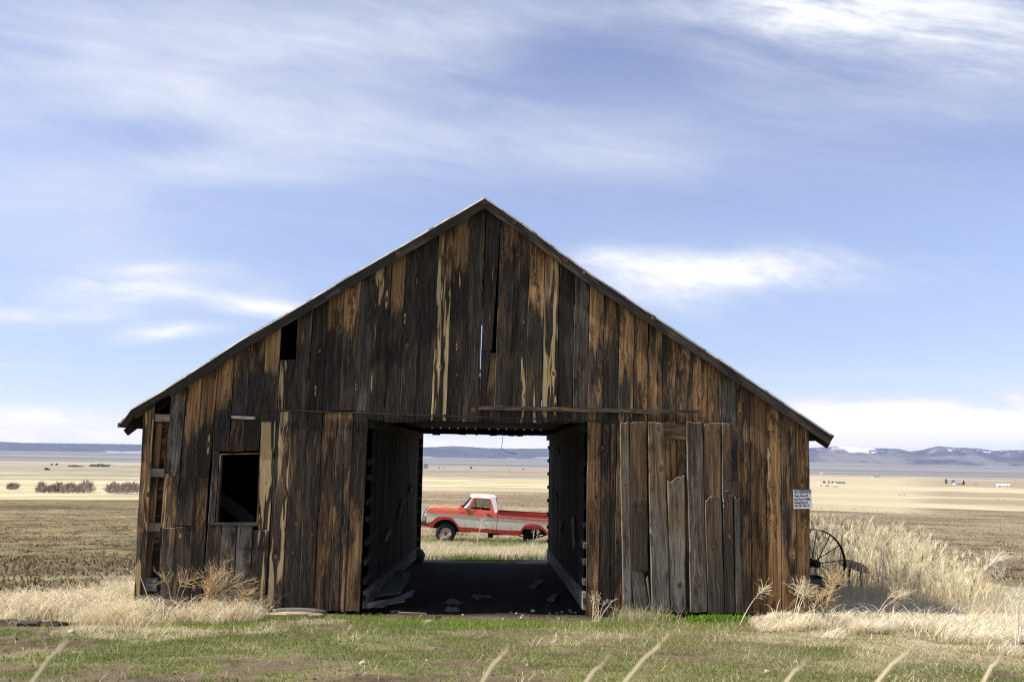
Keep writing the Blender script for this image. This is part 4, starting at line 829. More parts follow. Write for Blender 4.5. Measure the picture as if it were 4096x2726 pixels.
# cab: windscreen, pillars, roof, back
cross([[(.16, 700, 884), (.2, 655, 872), (1., 636, 866)], [(.28, 788, 752), (.32, 772, 748), (1., 757, 742)]], 'windscreen', GL)
panel('front_pillar', [(697, 884), (716, 886), (796, 752), (782, 746)], WHT, dep=(.0, .05))
cross([[(.26, 784, 758), (.28, 762, 742), (.4, 756, 735), (1., 750, 732)], [(.25, 790, 752), (.28, 780, 735), (.4, 772, 722), (1., 768, 718)], [(.24, 850, 756), (.26, 850, 738), (.4, 850, 722), (1., 850, 714)], [(.24, 1000, 766), (.26, 1000, 747), (.4, 1000, 731), (1., 1000, 724)], [(.25, 1030, 780), (.27, 1040, 752), (.4, 1052, 737), (1., 1054, 731)], [(.27, 1044, 800), (.3, 1066, 765), (.42, 1076, 752), (1., 1080, 746)]], 'roof', WHT)
panel('rear_pillar', [(1000, 764), (1006, 742), (1046, 738), (1074, 752), (1082, 800), (1098, 912), (1094, 934), (1064, 942), (1054, 914), (1022, 790)], WHT, dep=(-.006, .06), step=.06)
mb = MB(); a, b, c, d_ = T(1078, 752), T(1086, 815), T(1096, 905), T(1100, 1110)
for p, q in ((a, b), (c, d_)): mb.box(((p[0] + q[0]) / 2, YT + 1, (p[1] + q[1]) / 2), (.04, TW - .62 if p is a else TW - .25, abs(p[1] - q[1])))
mb.build('cab_back', RED, truck)
mb = MB(); I = [mb.vert(p) for p in ((b[0], YT + .4, b[1]), (b[0], YT + TW - .4, b[1]), (c[0], YT + TW - .3, c[1]), (c[0], YT + .3, c[1]))]; mb.face(*I); mb.build('rear_pane', GL, truck)
# interior
mb = MB(); p = T(960, 985); mb.box((p[0], YT + 1, p[1]), (.55, 1.5, .22)); p = T(1035, 930); mb.box((p[0] - .02, YT + 1, p[1]), (.14, 1.5, .42), Matrix.Rotation(.15, 3, 'Y')); mb.build('bench_seat', INT, truck)
mb = MB(); p = T(735, 935); mb.box((p[0], YT + 1, p[1]), (.3, 1.6, .25)); mb.build('dashboard', INT, truck)
mb = MB(); p = T(886, 902); R_ = Matrix.Rotation(.55, 3, 'Y') ; C_ = Vector((p[0], YT + .5, p[1])); mb.tube([C_ + R_ @ Vector((.0, .19 * math.cos(t * .2618), .19 * math.sin(t * .2618))) for t in range(25)], .018, 6); mb.bar(C_ + R_ @ Vector((0, -.19, 0)), C_ + R_ @ Vector((0, .19, 0)), .05, .02); mb.bar(C_, C_ + Vector((-.5, 0, -.22)), .04, .04); mb.build('steering_wheel', RED, truck)
# hanging broken mirror
MIR = plain('mossy_mirror_back', (.13, .13, .05), .8, .2, .5, 24., 0, 0., (.3, .28, .16), .45)
mb = MB(); q = [T(*p) for p in ((700, 903), (730, 886), (748, 892), (784, 946), (780, 958), (752, 970), (738, 964), (702, 916))]; mb.prism(q, lambda a, b, w: (a, YT + w, b), -.16, -.10); mo = mb.build('mirror', MIR, door_t[0])
mb = MB(); p = [T(*k) for k in ((826, 908), (806, 922), (786, 936), (792, 952), (760, 956))]; mb.tube([(a, YT - .03 - .03 * i, b) for i, (a, b) in enumerate(p)], .012, 5); mb.build('mirror_arm', BLK, mo)
# wheels: front left steered a little; the others mostly hidden; rear left missing
def wheel(c, r, yaw, near=1):
    R_ = Matrix.Rotation(yaw, 3, 'Z'); C_ = Vector(c)
    mb = MB(); mb.lathe([(r * .56, .085), (r * .62, .115), (r * .80, .128), (r * .92, .118), (r, .085), (r, .03), (r * .985, .022), (r, .015), (r, -.015), (r * .985, -.022), (r, -.03), (r, -.085), (r * .92, -.118), (r * .8, -.128), (r * .62, -.115), (r * .56, -.085)], C_, 'y', 40, R_)
    ty = mb.build('wheel', RUB, truck, smooth=True)
    mb = MB(); mb.lathe([(r * .57, -.10), (r * .585, -.118), (r * .545, -.118), (r * .50, -.085), (r * .47, -.05), (r * .42, -.045), (r * .36, -.062), (r * .26, -.074), (r * .24, -.05), (.01, -.05)], C_, 'y', 36, R_); rm = mb.build('rim', RIMM, ty, smooth=True)
    mb = MB(); mb.lathe([(r * .15, -.05), (r * .15, -.13), (r * .09, -.15), (.005, -.15)], C_, 'y', 16, R_)
    for k in range(8): t = k * .785; mb.lathe([(.014, -.06), (.014, -.095), (.002, -.095)], C_ + R_ @ Vector((r * .215 * math.cos(t), 0, r * .215 * math.sin(t))), 'y', 6, R_)
    mb.build('hub', RST, rm)
p = T(442, 1200); wheel((p[0], YT + .17, p[1]), .378, .20); wheel((p[0], YT + TW - .17, p[1]), .378, .20)
p2 = T(1548, 1205); wheel((p2[0], YT + TW - .17, p2[1]), .378, 0)
# chassis, axles, springs, blocks
mb = MB()
for yy in (YT + .45, YT + TW - .45): a, b = T(230, 1105), T(2000, 1200); mb.bar((a[0], yy, a[1]), (b[0], yy, b[1]), .07, .16)
a = T(442, 1200); mb.tube([(a[0], YT + .25, a[1]), (a[0], YT + TW - .25, a[1])], .05, 8); b = T(1548, 1215); mb.tube([(b[0], YT + .32, b[1]), (b[0], YT + TW - .2, b[1])], .055, 8); mb.lathe([(.02, -.13), (.13, -.08), (.15, 0), (.13, .08), (.02, .13)], (b[0], YT + 1.05, b[1]), 'y', 12)
c = T(640, 1180); d_ = T(1500, 1215); mb.tube([(c[0], YT + 1., c[1]), (d_[0], YT + 1., d_[1])], .04, 8); mb.box((T(640, 1150)[0], YT + 1, T(640, 1150)[1]), (.7, .5, .3)); e = T(1150, 1205); mb.box((e[0], YT + .75, e[1]), (.9, .5, .16)); e = T(1010, 1222); mb.box((e[0], YT + .5, e[1] - .02), (.20, .25, .2))
mb.build('chassis', BLK, truck)
for yy in (YT + .38, YT + TW - .38):
    mb = MB(); mb.tube([(T(cx, cy)[0], yy, T(cx, cy)[1]) for cx, cy in ((1350, 1228), (1420, 1250), (1548, 1266), (1650, 1250), (1720, 1222))], .028, 6); mb.tube([(T(cx, cy)[0], yy, T(cx, cy)[1]) for cx, cy in ((1590, 1262), (1660, 1242), (1716, 1216))], .022, 6)
    mb.build('leaf_spring', BLK, truck)
mb = MB(); e = T(1446, 1232); mb.box((e[0], YT + .42, (e[1] + g(e[0], YT + .42)) / 2), (.13, .3, max(.1, e[1] + .12 - g(e[0], YT + .42)))); mb.build('support_block', BLK, truck)
mb = MB(); mb.tube([(T(cx, cy)[0], YT + .1, T(cx, cy)[1]) for cx, cy in ((1455, 1139), (1500, 1141))], .010, 5); mb.tube([(T(cx, cy)[0], YT + .1, T(cx, cy)[1]) for cx, cy in ((1555, 1143), (1611, 1148), (1606, 1215))], .014, 5); mb.build('bent_bracket', plain('bare_bracket_metal', (.5, .43, .3), .6, .4, .2, 20), truck)
for cx0, cx1, z0, z1 in ((300, 610, 1040, 1165), (1410, 1720, 1120, 1210)):
    mb = MB(); a, b = T(cx0, z0), T(cx1, z0); mb.box(((a[0] + b[0]) / 2, YT + .62, a[1] - .12), (b[0] - a[0] + .1, .6, .36))
    mb.build('wheel_well', BLK, truck)
# front end: grille, headlights, guard bars, rusted bumper
mb = MB(); a, b = T(214, 905), T(206, 1075); mb.box(((a[0] + b[0]) / 2 + .03, YT + 1, (a[1] + b[1]) / 2), (.08, TW - .1, a[1] - b[1])); gr = mb.build('grille', CHR, truck)
for yy in (YT + .28, YT + TW - .28):
    mb = MB(); p = T(206, 985); mb.lathe([(.10, .0), (.10, -.05), (.06, -.075), (.005, -.08)], (p[0], yy, p[1]), 'y', 18, Matrix.Rotation(-math.pi / 2, 3, 'Z')); mb.build('headlight', CHR, truck, smooth=True)
mb = MB()
for yy in (YT + .12, YT + .55, YT + TW - .55, YT + TW - .12):
    mb.tube([(T(cx, cy)[0], yy, T(cx, cy)[1]) for cx, cy in ((188, 1090), (146, 1070), (150, 1000), (168, 925), (182, 908), (204, 912))], .026, 8)
for cx, cy in ((150, 1000), (160, 960), (172, 918), (147, 1045)): p = T(cx, cy); mb.tube([(p[0], YT + .1, p[1]), (p[0], YT + TW - .1, p[1])], .02, 8)
mb.build('grille_guard', CHR, truck)
mb = MB(); p = T(160, 1075); mb.box((p[0], YT + 1, p[1]), (.14, TW, .17)); p = T(206, 1092); mb.box((p[0], YT + 1, p[1]), (.2, TW - .3, .12)); mb.build('bumper', RST, truck)
panel('valance', [(196, 1060), (214, 1060), (286, 1100), (276, 1136), (216, 1112)], DRED, dep=(.01, .05))
# ================================================================== grass and weeds
GRM = attrmat('grass_blades', .75, .25, .22, 1.4); DRYM = attrmat('dry_straw_blades', .8, .34, .18, 2.); TWM = attrmat('bare_twigs', .9, 0., .2, 1.)
def scatter(N, x0, x1, y0, y1): return NR.uniform(x0, x1, N), NR.uniform(y0, y1, N)
def outside_barn(x, y, m=.0): return ~((x > -5.75 - m) & (x < 5.15 + m) & (y > -.02 - m) & (y < 11.7 + m))
def vary(base, N, am=.2, hue=.06):
    b = np.array(base)[None] * (1 + NR.uniform(-am, am, (N, 1))); return np.clip(b * (1 + NR.uniform(-hue, hue, (N, 3))), .005, .95)
def mk(name, parts, m, kind='stuff', **t):
    V, Q, C = cat(parts); o = npmesh(name, V, Q, C, m); put(o); tag(o, kind=kind, **t); return o
def bl(x, y, h, w, lean, col, dirn=None, nseg=2, droop=1.6, sink=.01):
    N = len(x); P = np.stack([x, y, G(x, y) - sink], -1); ang = NR.uniform(0, 6.283, N) if dirn is None else dirn
    return blades(P, h, w, ang, lean, NR.normal(0, .7, N), col, nseg, droop)
U = NR.uniform
def yard(x, y):
    n1 = fbm(x * .5, y * .5, 31, 5, .6); n2 = fbm(x * 1.9, y * 1.9, 47, 4, .6); dirt = sst(.52, .565, n1 * .28 + n2 * .36 + .36 * fbm(x * 1.0, y * 2.0, 55, 5, .68) + .05 * sst(-1, -6, x)); st = sst(.44, .6, fbm(x * .8 + 9, y * .8, 91, 4)); return dirt, st, n2
# short turf in front
x, y = scatter(560000, -12.5, 13.5, -9.6, .3); dt, st, n2 = yard(x, y); vis = np.abs(x) < (y + 16) * .56 + 2.6
keep = vis & (U(0, 1, len(x)) < (1 - .90 * dt) * (1 - .55 * st)) & outside_barn(x, y) & ~((np.abs(x + .3) < 2.4) & (y > -1.1 + .4 * n2) & (U(0, 1, len(x)) < .85)); x, y = x[keep], y[keep]; N = len(x)
bright = .5 * np.exp(-((y + 1.2) / .5) ** 2) * sst(4.5, 3, np.abs(x)) + np.exp(-((x + 4.6) / 1.5) ** 2 - ((y + 1.9) / .35) ** 2) + .8 * np.exp(-((x + .2) / 2.3) ** 2 - ((y + 1.7) / .35) ** 2) + np.exp(-((x - 2.9) / 1.0) ** 2 - ((y + .5) / .25) ** 2)
lush = fbm(x * .9, y * .9, 77, 3); c = vary((.195, .240, .062), N, .3, .1); c2 = vary((.36, .32, .155), N, .25, .1); t = (sst(.36, .60, lush) * .7 * sst(-3, 3, x + U(-2, 2, N)) + .10 + .1 * sst(-3, 2, x))[:, None]; c = c * (1 - t) + c2 * t; b_ = np.clip(bright, 0, 1)[:, None]; c = c * (1 - b_) + vary((.25, .34, .05), N, .2) * b_
parts = [bl(x, y, U(.025, .06, N) * (1 + 1.1 * bright), U(.004, .008, N), U(.1, .8, N), c)]
mk('turf_grass', parts, GRM)
# straw litter over the yard
x, y = scatter(145000, -12.5, 13.5, -9.6, .2); dt, st, n2 = yard(x, y); cl_ = fbm(x * 1.6, y * 1.6, 203, 4, .6)
keep = (np.abs(x) < (y + 16) * .56 + 2.6) & (U(0, 1, len(x)) < (.04 + .32 * st * sst(-7.5, -2.5, y) + .3 * sst(1, 7, x)) * sst(.38, .6, cl_)) & outside_barn(x, y) & ~((np.abs(x + .3) < 2.2) & (y > -1.2)); x, y = x[keep], y[keep]; N = len(x)
mk('straw_litter', [bl(x, y, U(.05, .17, N), U(.004, .008, N), U(.75, 1., N), vary((.62, .52, .33), N, .3), None, 2, 1.1, -.004)], DRYM)
# dry grass round the left corner
def gauss(N, cx, cy, sx, sy): return NR.normal(cx, sx, N), NR.normal(cy, sy, N)
ps = []
for n_, cx, cy, sx, sy, hl, hh, dr, ds in ((5000, -6.6, .2, .55, .5, .2, .45, 2.9, 1.), (5000, -5.1, -.95, .85, .28, .16, .42, .4, 1.3), (5000, -7.4, .5, .8, .7, .12, .34, 3., 1.2), (5000, -4.6, -1.1, .6, .25, .12, .36, 0, 2), (2500, -6.2, 1.6, .3, 1.2, .3, .6, 3, 1), (3500, -7.8, -1.2, 1.0, .5, .06, .2, 3, 2)):
    x, y = gauss(n_, cx, cy, sx, sy); cm_ = fbm(x * 1.7, y * 2.4, 606, 3); k = outside_barn(x, y) & (np.hypot(x + .3, 0) > 3.0) & (U(0, 1, n_) < sst(.38, .55, cm_)); x, y, cm_ = x[k], y[k], cm_[k]; N = len(x)
    ps.append(bl(x, y, U(hl, hh, N) * (.5 + .9 * sst(.4, .65, cm_)), U(.005, .009, N), U(.7, 1., N), vary((.82, .70, .48), N, .28), NR.normal(dr, ds + .8, N), 3))
for n_, cx, cy, sx, sy, hl, hh in ((420, -6.5, -.1, .5, .4, .35, .75), (520, -5.0, -1.0, .8, .22, .3, .7), (160, -7.3, .2, .7, .6, .2, .5), (110, -4.2, -1.2, .5, .2, .25, .5)):
    x, y = gauss(n_, cx, cy, sx, sy); k = outside_barn(x, y, .05) & (np.hypot(x + .3, 0) > 3.0); x, y = x[k], y[k]; N = len(x)
    ps.append(bl(x, y, U(hl, hh, N), U(.007, .012, N), U(.88, 1.0, N), np.where(U(0, 1, N)[:, None] < .6, vary((.86, .76, .56), N, .15), vary((.42, .31, .17), N, .3)), None, 5, 2.2))
x, y = scatter(1500, 4.3, 10.5, -2.0, 1.2); k = outside_barn(x, y, .05) & (y > -1.9 + .8 * sst(6, 4, x)); x, y = x[k], y[k]; N = len(x)
ps.append(bl(x, y, U(.25, .65, N), U(.007, .012, N), U(.85, 1.0, N), np.where(U(0, 1, N)[:, None] < .7, vary((.88, .80, .62), N, .12), vary((.45, .34, .2), N, .3)), NR.normal(.2, 1.4, N), 5, 2.2))
# right: bright flattened straw in front of the weeds and under them
for n_, x0, x1, y0, y1, hl, hh, l0, l1, base in ((34000, 4.2, 10.5, -2.1, .6, .16, .38, .86, 1., (.90, .80, .60)), (6000, 3.9, 6, -2.0, -.35, .10, .26, .85, 1., (.80, .70, .50)), (14000, 5.2, 11, .3, 4., .2, .5, .3, .9, (.70, .61, .43)), (9000, 6.5, 11.5, -4.2, -1.5, .07, .24, .7, 1., (.70, .60, .42)), (7000, 8.0, 12.5, -1.5, 6, .07, .22, .3, .9, (.70, .61, .43))):
    x, y = scatter(n_, x0, x1, y0, y1); cl_ = fbm(x * 1.3, y * 1.3, 303, 4, .6); edge = sst(-2.2, -1.5, y + (cl_ - .5) * 5.5 - .5 * sst(7.5, 5., x))
    k = outside_barn(x, y) & (U(0, 1, n_) < (sst(.3, .5, cl_) if y0 < -3 or x0 > 8 else edge)) & (np.abs(x) < (y + 16) * .56 + 2.6); x, y = x[k], y[k]; N = len(x)
    ps.append(bl(x, y, U(hl, hh, N), U(.006, .010, N), U(l0, l1, N), vary(base, N, .22), NR.normal(-.35, .8, N), 3))
x, y = gauss(450, 2.25, -.75, .22, .12); N = len(x); k = outside_barn(x, y); x, y = x[k], y[k]; N = len(x); ps.append(bl(x, y, U(.08, .34, N), U(.005, .008, N), U(.2, .8, N), vary((.55, .46, .28), N, .25), None, 3))
mk('dry_grass', ps, DRYM)
# standing weed thicket right of the barn: stems with sprays of fine branchlets at their tops
def thicket(n_, fx, seed, hmin, hmax, col, br=9, wst=.011):
    x, y = fx(n_); k = outside_barn(x, y, .1) & ~((x < 6.9) & (y < 2.7)) & ~((x > 7.0) & (x < 8.0) & (y < 4.1) & (NR.uniform(0, 1, n_) < .0)); x, y = x[k], y[k]; N = len(x); h = U(hmin, hmax, N) * (.7 + .6 * fbm(x * .8, y * .8, seed, 3)) * (1.08 - .45 * sst(3450, 3950, 1970 + x / (y + 16) * FPX)); ang = NR.normal(.2, 1.2, N); lean = U(.05, .38, N); c = np.where(U(0, 1, N)[:, None] < .84, vary(col, N, .2), vary((.40, .29, .165), N, .3))
    stem = bl(x, y, h, np.full(N, wst) * U(.7, 1.3, N), lean, c, ang, 4, 1.7); top = stem[0].reshape(N, 5, 2, 3).mean(2); outp = [stem]
    for lev, cnt, ln in ((4, br, .24), (3, br // 3, .34)):
        R0 = np.repeat(top[:, lev], cnt, 0) - np.array([[0, 0, .02]]) * U(0, 3, (N * cnt, 1)); M = N * cnt
        outp.append(blades(R0, U(.4, 1., M) * ln * np.repeat(h, cnt) ** .5, np.full(M, wst * .42), np.repeat(ang, cnt) + NR.normal(0, 1.1, M), U(.35, .95, M), NR.normal(0, .8, M), np.repeat(c, cnt, 0) * .95, 2, 1.2))
    return outp
def fx_right(n_):
    y = 1. + 13 * U(0, 1, n_) ** 1.2; pr = np.interp(y, [1, 3, 6, 9, 14], [3930, 3930, 3830, 3680, 3460]) + NR.normal(0, 40, n_); xr_ = (pr - 1970) / FPX * (16 + y); return 5.35 + (xr_ - 5.35) * U(0, 1, n_) ** .75, y
mk('dry_weed_thicket', thicket(1600, fx_right, 404, .35, .9, (.88, .735, .475)) + thicket(700, fx_right, 414, .85, 1.3, (.93, .80, .55), 14, .018), DRYM)
# straw and grass behind the barn, round the truck
x, y = scatter(52000, -5.5, 5.5, 11.9, 27); n1 = fbm(x * .5, y * .5, 31, 5, .6); k = (np.abs(x + .35) < (y + 16) * .12 + .6) & (U(0, 1, len(x)) < sst(30, 23, y)); x, y, n1 = x[k], y[k], n1[k]; N = len(x); gm = sst(.46, .58, n1 + U(-.06, .06, N))[:, None]
mk('meadow_grass', [bl(x, y, U(.08, .26, N) * (1 + .35 * (U(0, 1, N) > .93)), U(.008, .014, N), U(.2, .85, N), vary((.70, .62, .42), N, .25) * (1 - gm) + vary((.32, .35, .12), N, .25) * gm, NR.normal(.3, 1.2, N), 2)], DRYM)
# stubble and clods on the ploughed field
N = 210000; dd = 15.5 * (13.5 ** U(0, 1, N)); aa = U(-.56, .56, N); x = dd * np.sin(aa); y = dd * np.cos(aa) - 16; k = ~((np.abs(x + .4) < 7.2) & (y < 26)) & (y > .3) & ((x < 0) | (y > 9)); x, y, dd = x[k], y[k], dd[k]; N = len(x); cl_ = fbm(x * .35, y * .35, 505, 4, .6); k = U(0, 1, N) < sst(.3, .6, cl_); x, y, dd = x[k], y[k], dd[k]; N = len(x)
mixr = U(0, 1, N)[:, None]; lft = sst(-2, -12, x)[:, None]; c = np.where(mixr < .33, vary((.40, .335, .215), N, .25), np.where(mixr < .80, vary((.26, .185, .11), N, .3), vary((.10, .068, .04), N, .3))); c = c * (1 - .55 * lft * (mixr < .5)) + np.array((.20, .19, .085))[None] * .55 * lft * (mixr < .5)
mk('field_stubble', [bl(x, y, U(.05, .14, N), U(.02, .05, N) + dd * .00035, U(.3, .95, N), c, None, 2, 1.2, .02)], DRYM)
# crumbs of soil: small four-sided lumps on the bare patches, the threshold and the bay floor
x, y = scatter(60000, -9, 10, -9.5, 11.5); dt, st, n2 = yard(x, y); inb = (x > -2.05) & (x < 1.45) & (y > -1.); k = (np.abs(x) < (y + 16) * .56 + 2.6) & (inb | (outside_barn(x, y) & (U(0, 1, len(x)) < dt * .8 + .06) & (y < 1.5))) & ((y < 3) | inb); x, y = x[k], y[k]; N = len(x); r_ = U(.005, .015, N) * (1 + 1.2 * (U(0, 1, N) > .94)); th = U(0, 6.28, N); z0 = G(x, y) - .004
V = np.empty((N, 5, 3)); 
for q in range(4): V[:, q, 0] = x + r_ * np.cos(th + q * 1.57) * U(.6, 1.2, N); V[:, q, 1] = y + r_ * np.sin(th + q * 1.57) * U(.6, 1.2, N); V[:, q, 2] = z0
V[:, 4, 0] = x + r_ * U(-.4, .4, N); V[:, 4, 1] = y + r_ * U(-.4, .4, N); V[:, 4, 2] = z0 + r_ * U(.5, 1.1, N); b_ = (np.arange(N) * 5)[:, None, None]; Q = (b_ + np.array([[0, 1, 4], [1, 2, 4], [2, 3, 4], [3, 0, 4]])[None]).reshape(-1, 3)
c = np.where(U(0, 1, N)[:, None] < .8, vary((.095, .066, .040), N, .4), vary((.30, .24, .16), N, .3)) * np.where((y > .2), .45, 1.)[:, None]; o = npmesh('soil_crumbs', V.reshape(-1, 3), Q, np.repeat(c, 5, 0), attrmat('soil_crumb', .95, 0, .3, 20.)); put(o); tag(o, kind='stuff')  # crumbs past the doorway darkened along with the shaded bay floor
# leafy green weeds along the foot of the plank door
x = NR.normal(3.0, .55, 5200); y = -.25 - np.abs(NR.normal(0, .16, 5200)); k = (x > 2.0) & (x < 4.0) & (fbm(x * 3.5, y * 2, 7, 2) > .42); x, y = x[k], y[k]; N = len(x)
mk('leafy_green_weeds', [bl(x, y, U(.04, .15, N), U(.014, .026, N), U(.3, .9, N), vary((.16, .30, .03), N, .3), None, 2)], GRM)

# ---- single dry plants one can point at
STRAW = plain('dry_stem_straw', (.64, .53, .34), .8, .2, .18, 5.); STRAWD = plain('brown_dry_stem', (.46, .33, .17), .8, .2, .2, 5.); PALEST = plain('bleached_stem', (.72, .66, .52), .8, .2, .1, 5.)
def weed(label, base, tip, m, spray=.22, n=16, r=.006, group=None, sag=.12, stems=1, seed=0, jit=.25, cat_='dried weed', name='dried_weed', sub=3):
    rr = random.Random(seed); base = Vector(base); tip = Vector(tip); t = thing(name, label, cat_, base, group); up = (tip - base).normalized()
    stem = MB(); head = MB()
    for s_ in range(stems):
        j = Vector((rr.uniform(-1, 1), rr.uniform(-1, 1), rr.uniform(-.5, .5))) * (jit if s_ else 0) * (tip - base).length; b0 = base + (Vector((rr.uniform(-.06, .06), rr.uniform(-.04, .04), 0)) if s_ else Vector((0, 0, 0))); e = tip + j
        pts = [b0.lerp(e, q) + Vector((0, 0, sag * math.sin(q * 3.14159) * (e - b0).length)) for q in [k / 6 for k in range(7)]]; stem.tube(pts, [r * (1 - .6 * k / 6) for k in range(7)], 5)
        d0 = (pts[-1] - pts[-3]).normalized()
        for k in range(n):
            o = pts[-1].lerp(pts[-3], rr.random() ** 1.5); d = (d0 * rr.uniform(.4, 1.2) + Vector((rr.gauss(0, .6), rr.gauss(0, .6), rr.gauss(.1, .5)))).normalized(); L = spray * rr.uniform(.5, 1.1); q = [o, o + d * L * .5, o + d * L + Vector((0, 0, -.04 * L * rr.random()))]; head.tube(q, [r * .42, r * .34, r * .18], 4, False)
            for _ in range(sub):
                o2 = q[0].lerp(q[2], rr.uniform(.4, .95)); d2 = (d + Vector((rr.gauss(0, .6), rr.gauss(0, .6), rr.gauss(0, .6)))).normalized(); head.tube([o2, o2 + d2 * L * rr.uniform(.2, .45)], [r * .26, r * .12], 3, False)
    stem.build('stem', m, t); head.build('seed_head', m, t); return t
def gp(px, py, Y): p = onY(px, py, Y); return (p.x, Y, g(p.x, Y) - .02)
weed('single dry weed with a spread seed head leaning right before the barn boards', gp(2955, 2470, -.9), onY(3052, 2358, -.75), STRAW, .20, 26, .008, None, .10, seed=1)
weed('leaning dry weed with full curved head at the barn corner below the sign', gp(3176, 2480, -1.0), onY(3228, 2368, -.8), STRAW, .24, 26, .008, None, .14, 3, 2, .22)
weed('bushy dry weed standing before the dark metal bin', gp(3280, 2470, -.8), onY(3338, 2318, -.5), STRAWD, .26, 30, .008, None, .08, 3, 3, .22)
weed('low tangled dry weed between the barn corner and the bright straw', gp(3225, 2490, -1.1), onY(3290, 2385, -.9), STRAWD, .26, 22, .007, None, .15, 3, 4, .3)
weed('slender dry weed bent right over the bright straw beside the barn shadow', gp(3480, 2440, -.4), onY(3580, 2368, -.3), STRAW, .22, 22, .007, None, .12, 3, 5, .18)
weed('tall curving dry weed at the right end of the weed thicket', gp(3850, 2410, 2.6), onY(3965, 2246, 2.8), PALEST, .34, 28, .011, None, .12, 2, 6, .14)
weed('upright dry grass clump at the right edge of the yard', gp(4070, 2540, -2.4), onY(4078, 2380, -2.3), PALEST, .16, 16, .007, None, .02, 5, 7, .22)
weed('bare thick dry stalk bent over beside the left corner board', gp(618, 2440, -.9), onY(560, 2303, -.7), STRAWD, .02, 2, .012, None, .06, seed=8)
weed('big tangle of dry branching weed piled under the barn window', gp(800, 2450, -1.0), onY(905, 2330, -.7), STRAWD, .34, 22, .009, None, .12, 6, 9, .40)
weed('arching dry weed with long bare stems below the left boards', gp(690, 2440, -.9), onY(730, 2320, -.7), STRAWD, .26, 14, .008, None, .18, 3, 10, .35)
weed('dry weed drooping right toward the split logs', gp(890, 2460, -1.0), onY(985, 2380, -.8), STRAWD, .24, 18, .008, None, .2, 4, 11, .35)
weed('small clump of pale dry stems at the right door post', gp(2385, 2500, -.9), onY(2400, 2395, -.7), STRAW, .10, 4, .0045, None, .05, 12, 12, .5)
weed('white dry weed stalk standing before the truck door', gp(1905, 2175, 20.6), onY(1926, 2086, 20.6), PALEST, .34, 16, .018, None, .02, seed=13)
weed('thin pale weed stalk before the truck rear wheel arch', gp(2128, 2185, 20.8), onY(2136, 2130, 20.8), PALEST, .18, 8, .014, None, .02, 2, 14, .3)
weed('short dry weed beside the truck front wheel', gp(1756, 2190, 20.8), onY(1772, 2150, 20.8), STRAW, .2, 10, .012, None, .05, 2, 15, .3)
# blurred stalks rising right in front of the lens
for lab, a, b in (('out of focus dry stalk crossing the lower left corner', (275, 2545), (130, 2730)), ('out of focus dry stalk leaning right below the doorway', (2028, 2590), (1930, 2730)), ('short out of focus stalk tip left of the longest stalk', (2425, 2635), (2345, 2730)), ('longest out of focus dry stalk under the plank door', (2665, 2545), (2500, 2730)), ('out of focus stalk tip under the barn right corner', (3222, 2645), (3145, 2730)), ('out of focus dry stalk rising under the bright straw', (3635, 2595), (3510, 2730)), ('steep out of focus stalk near the right frame edge', (4008, 2612), (3935, 2730))):
    Y = -16 + 2.3; p, q = onY(*a, Y), onY(*b, Y); dv = (q - p); dv.normalize(); foot = Vector((q.x + dv.x * .75, Y + .1, g(q.x + dv.x * .75, Y + .1) - .02))
    t = thing('grass_stalk', lab, 'dry stalk', foot, 'dry stalks close to the camera'); mb = MB(); c1 = q + dv * .35; pts = [p + Vector((-dv.z, 0, dv.x)) * .006, p.lerp(q, .5) + Vector((-dv.z, 0, dv.x)) * -.004, q, c1, c1.lerp(foot, .5), foot]; mb.tube(pts, [.001, .0038, .0048, .005, .005, .005], 7); mb.build('stem', STRAW, t)
    mb = MB()
    for k in range(16): o = p.lerp(q, k / 16); mb.tube([o, o - dv * .012 + Vector((RND.gauss(0, .002), RND.gauss(0, .002), .003))], [.0012, .0005], 4, False)
    mb.build('seed_head', STRAW, t)
# ================================================================== objects round the barn
IRON = plain('dark_rusted_iron', (.030, .024, .020), .75, .3, .4, 14, .3, 0., (.08, .035, .02), .4); BINM = plain('dark_sheet_metal', (.040, .038, .035), .6, .4, .3, 3., 0, 0., (.07, .04, .025), .35); REDR = plain('rusty_red_sheet', (.26, .15, .115), .85, .2, .4, 7., .3, 0., (.38, .2, .13), .35)
# spoked iron wheel
YW = 2.2; hp = onY(3256, 2251, YW); rW = 133 / FPX * (16 + YW); iw = thing('iron_wheel', 'large spoked iron implement wheel half hidden behind the right barn corner', 'iron wheel', (hp.x, YW, g(hp.x, YW)))
Rw = Matrix.Rotation(.16, 3, 'Z'); mb = MB(); mb.lathe([(rW - .014, -.035), (rW, -.035), (rW, .035), (rW - .014, .035)], hp, 'y', 56, Rw)
I = len(mb.v); mb.rings([[hp + Rw @ Vector(((rW - .014) * math.cos(t * .1122), s_, (rW - .014) * math.sin(t * .1122))) for t in range(56)] for s_ in (-.034, .034)], True, False); mb.f = [f for f in mb.f if len(f) < 20]; mb.mi = [0] * len(mb.f); mb.build('rim', IRON, iw)
mb = MB(); mb.lathe([(.02, -.16), (.06, -.15), (.075, -.1), (.06, -.06), (.06, .06), (.075, .1), (.06, .15), (.02, .16)], hp, 'y', 16, Rw); mb.build('hub', IRON, iw)
mb = MB()
for k in range(14):
    t = math.radians(6 + k * 25.7); s_ = .09 if k % 2 else -.09; mb.tube([hp + Rw @ Vector((.05 * math.cos(t), s_, .05 * math.sin(t))), hp + Rw @ Vector(((rW - .01) * math.cos(t), 0, (rW - .01) * math.sin(t)))], .0085, 5)
mb.build('spokes', IRON, iw)
mb = MB(); mb.tube([hp + Vector((-.6, .5, -.02)), hp, hp + Rw @ Vector((0, -.2, 0))], .028, 8); mb.build('axle', IRON, iw)
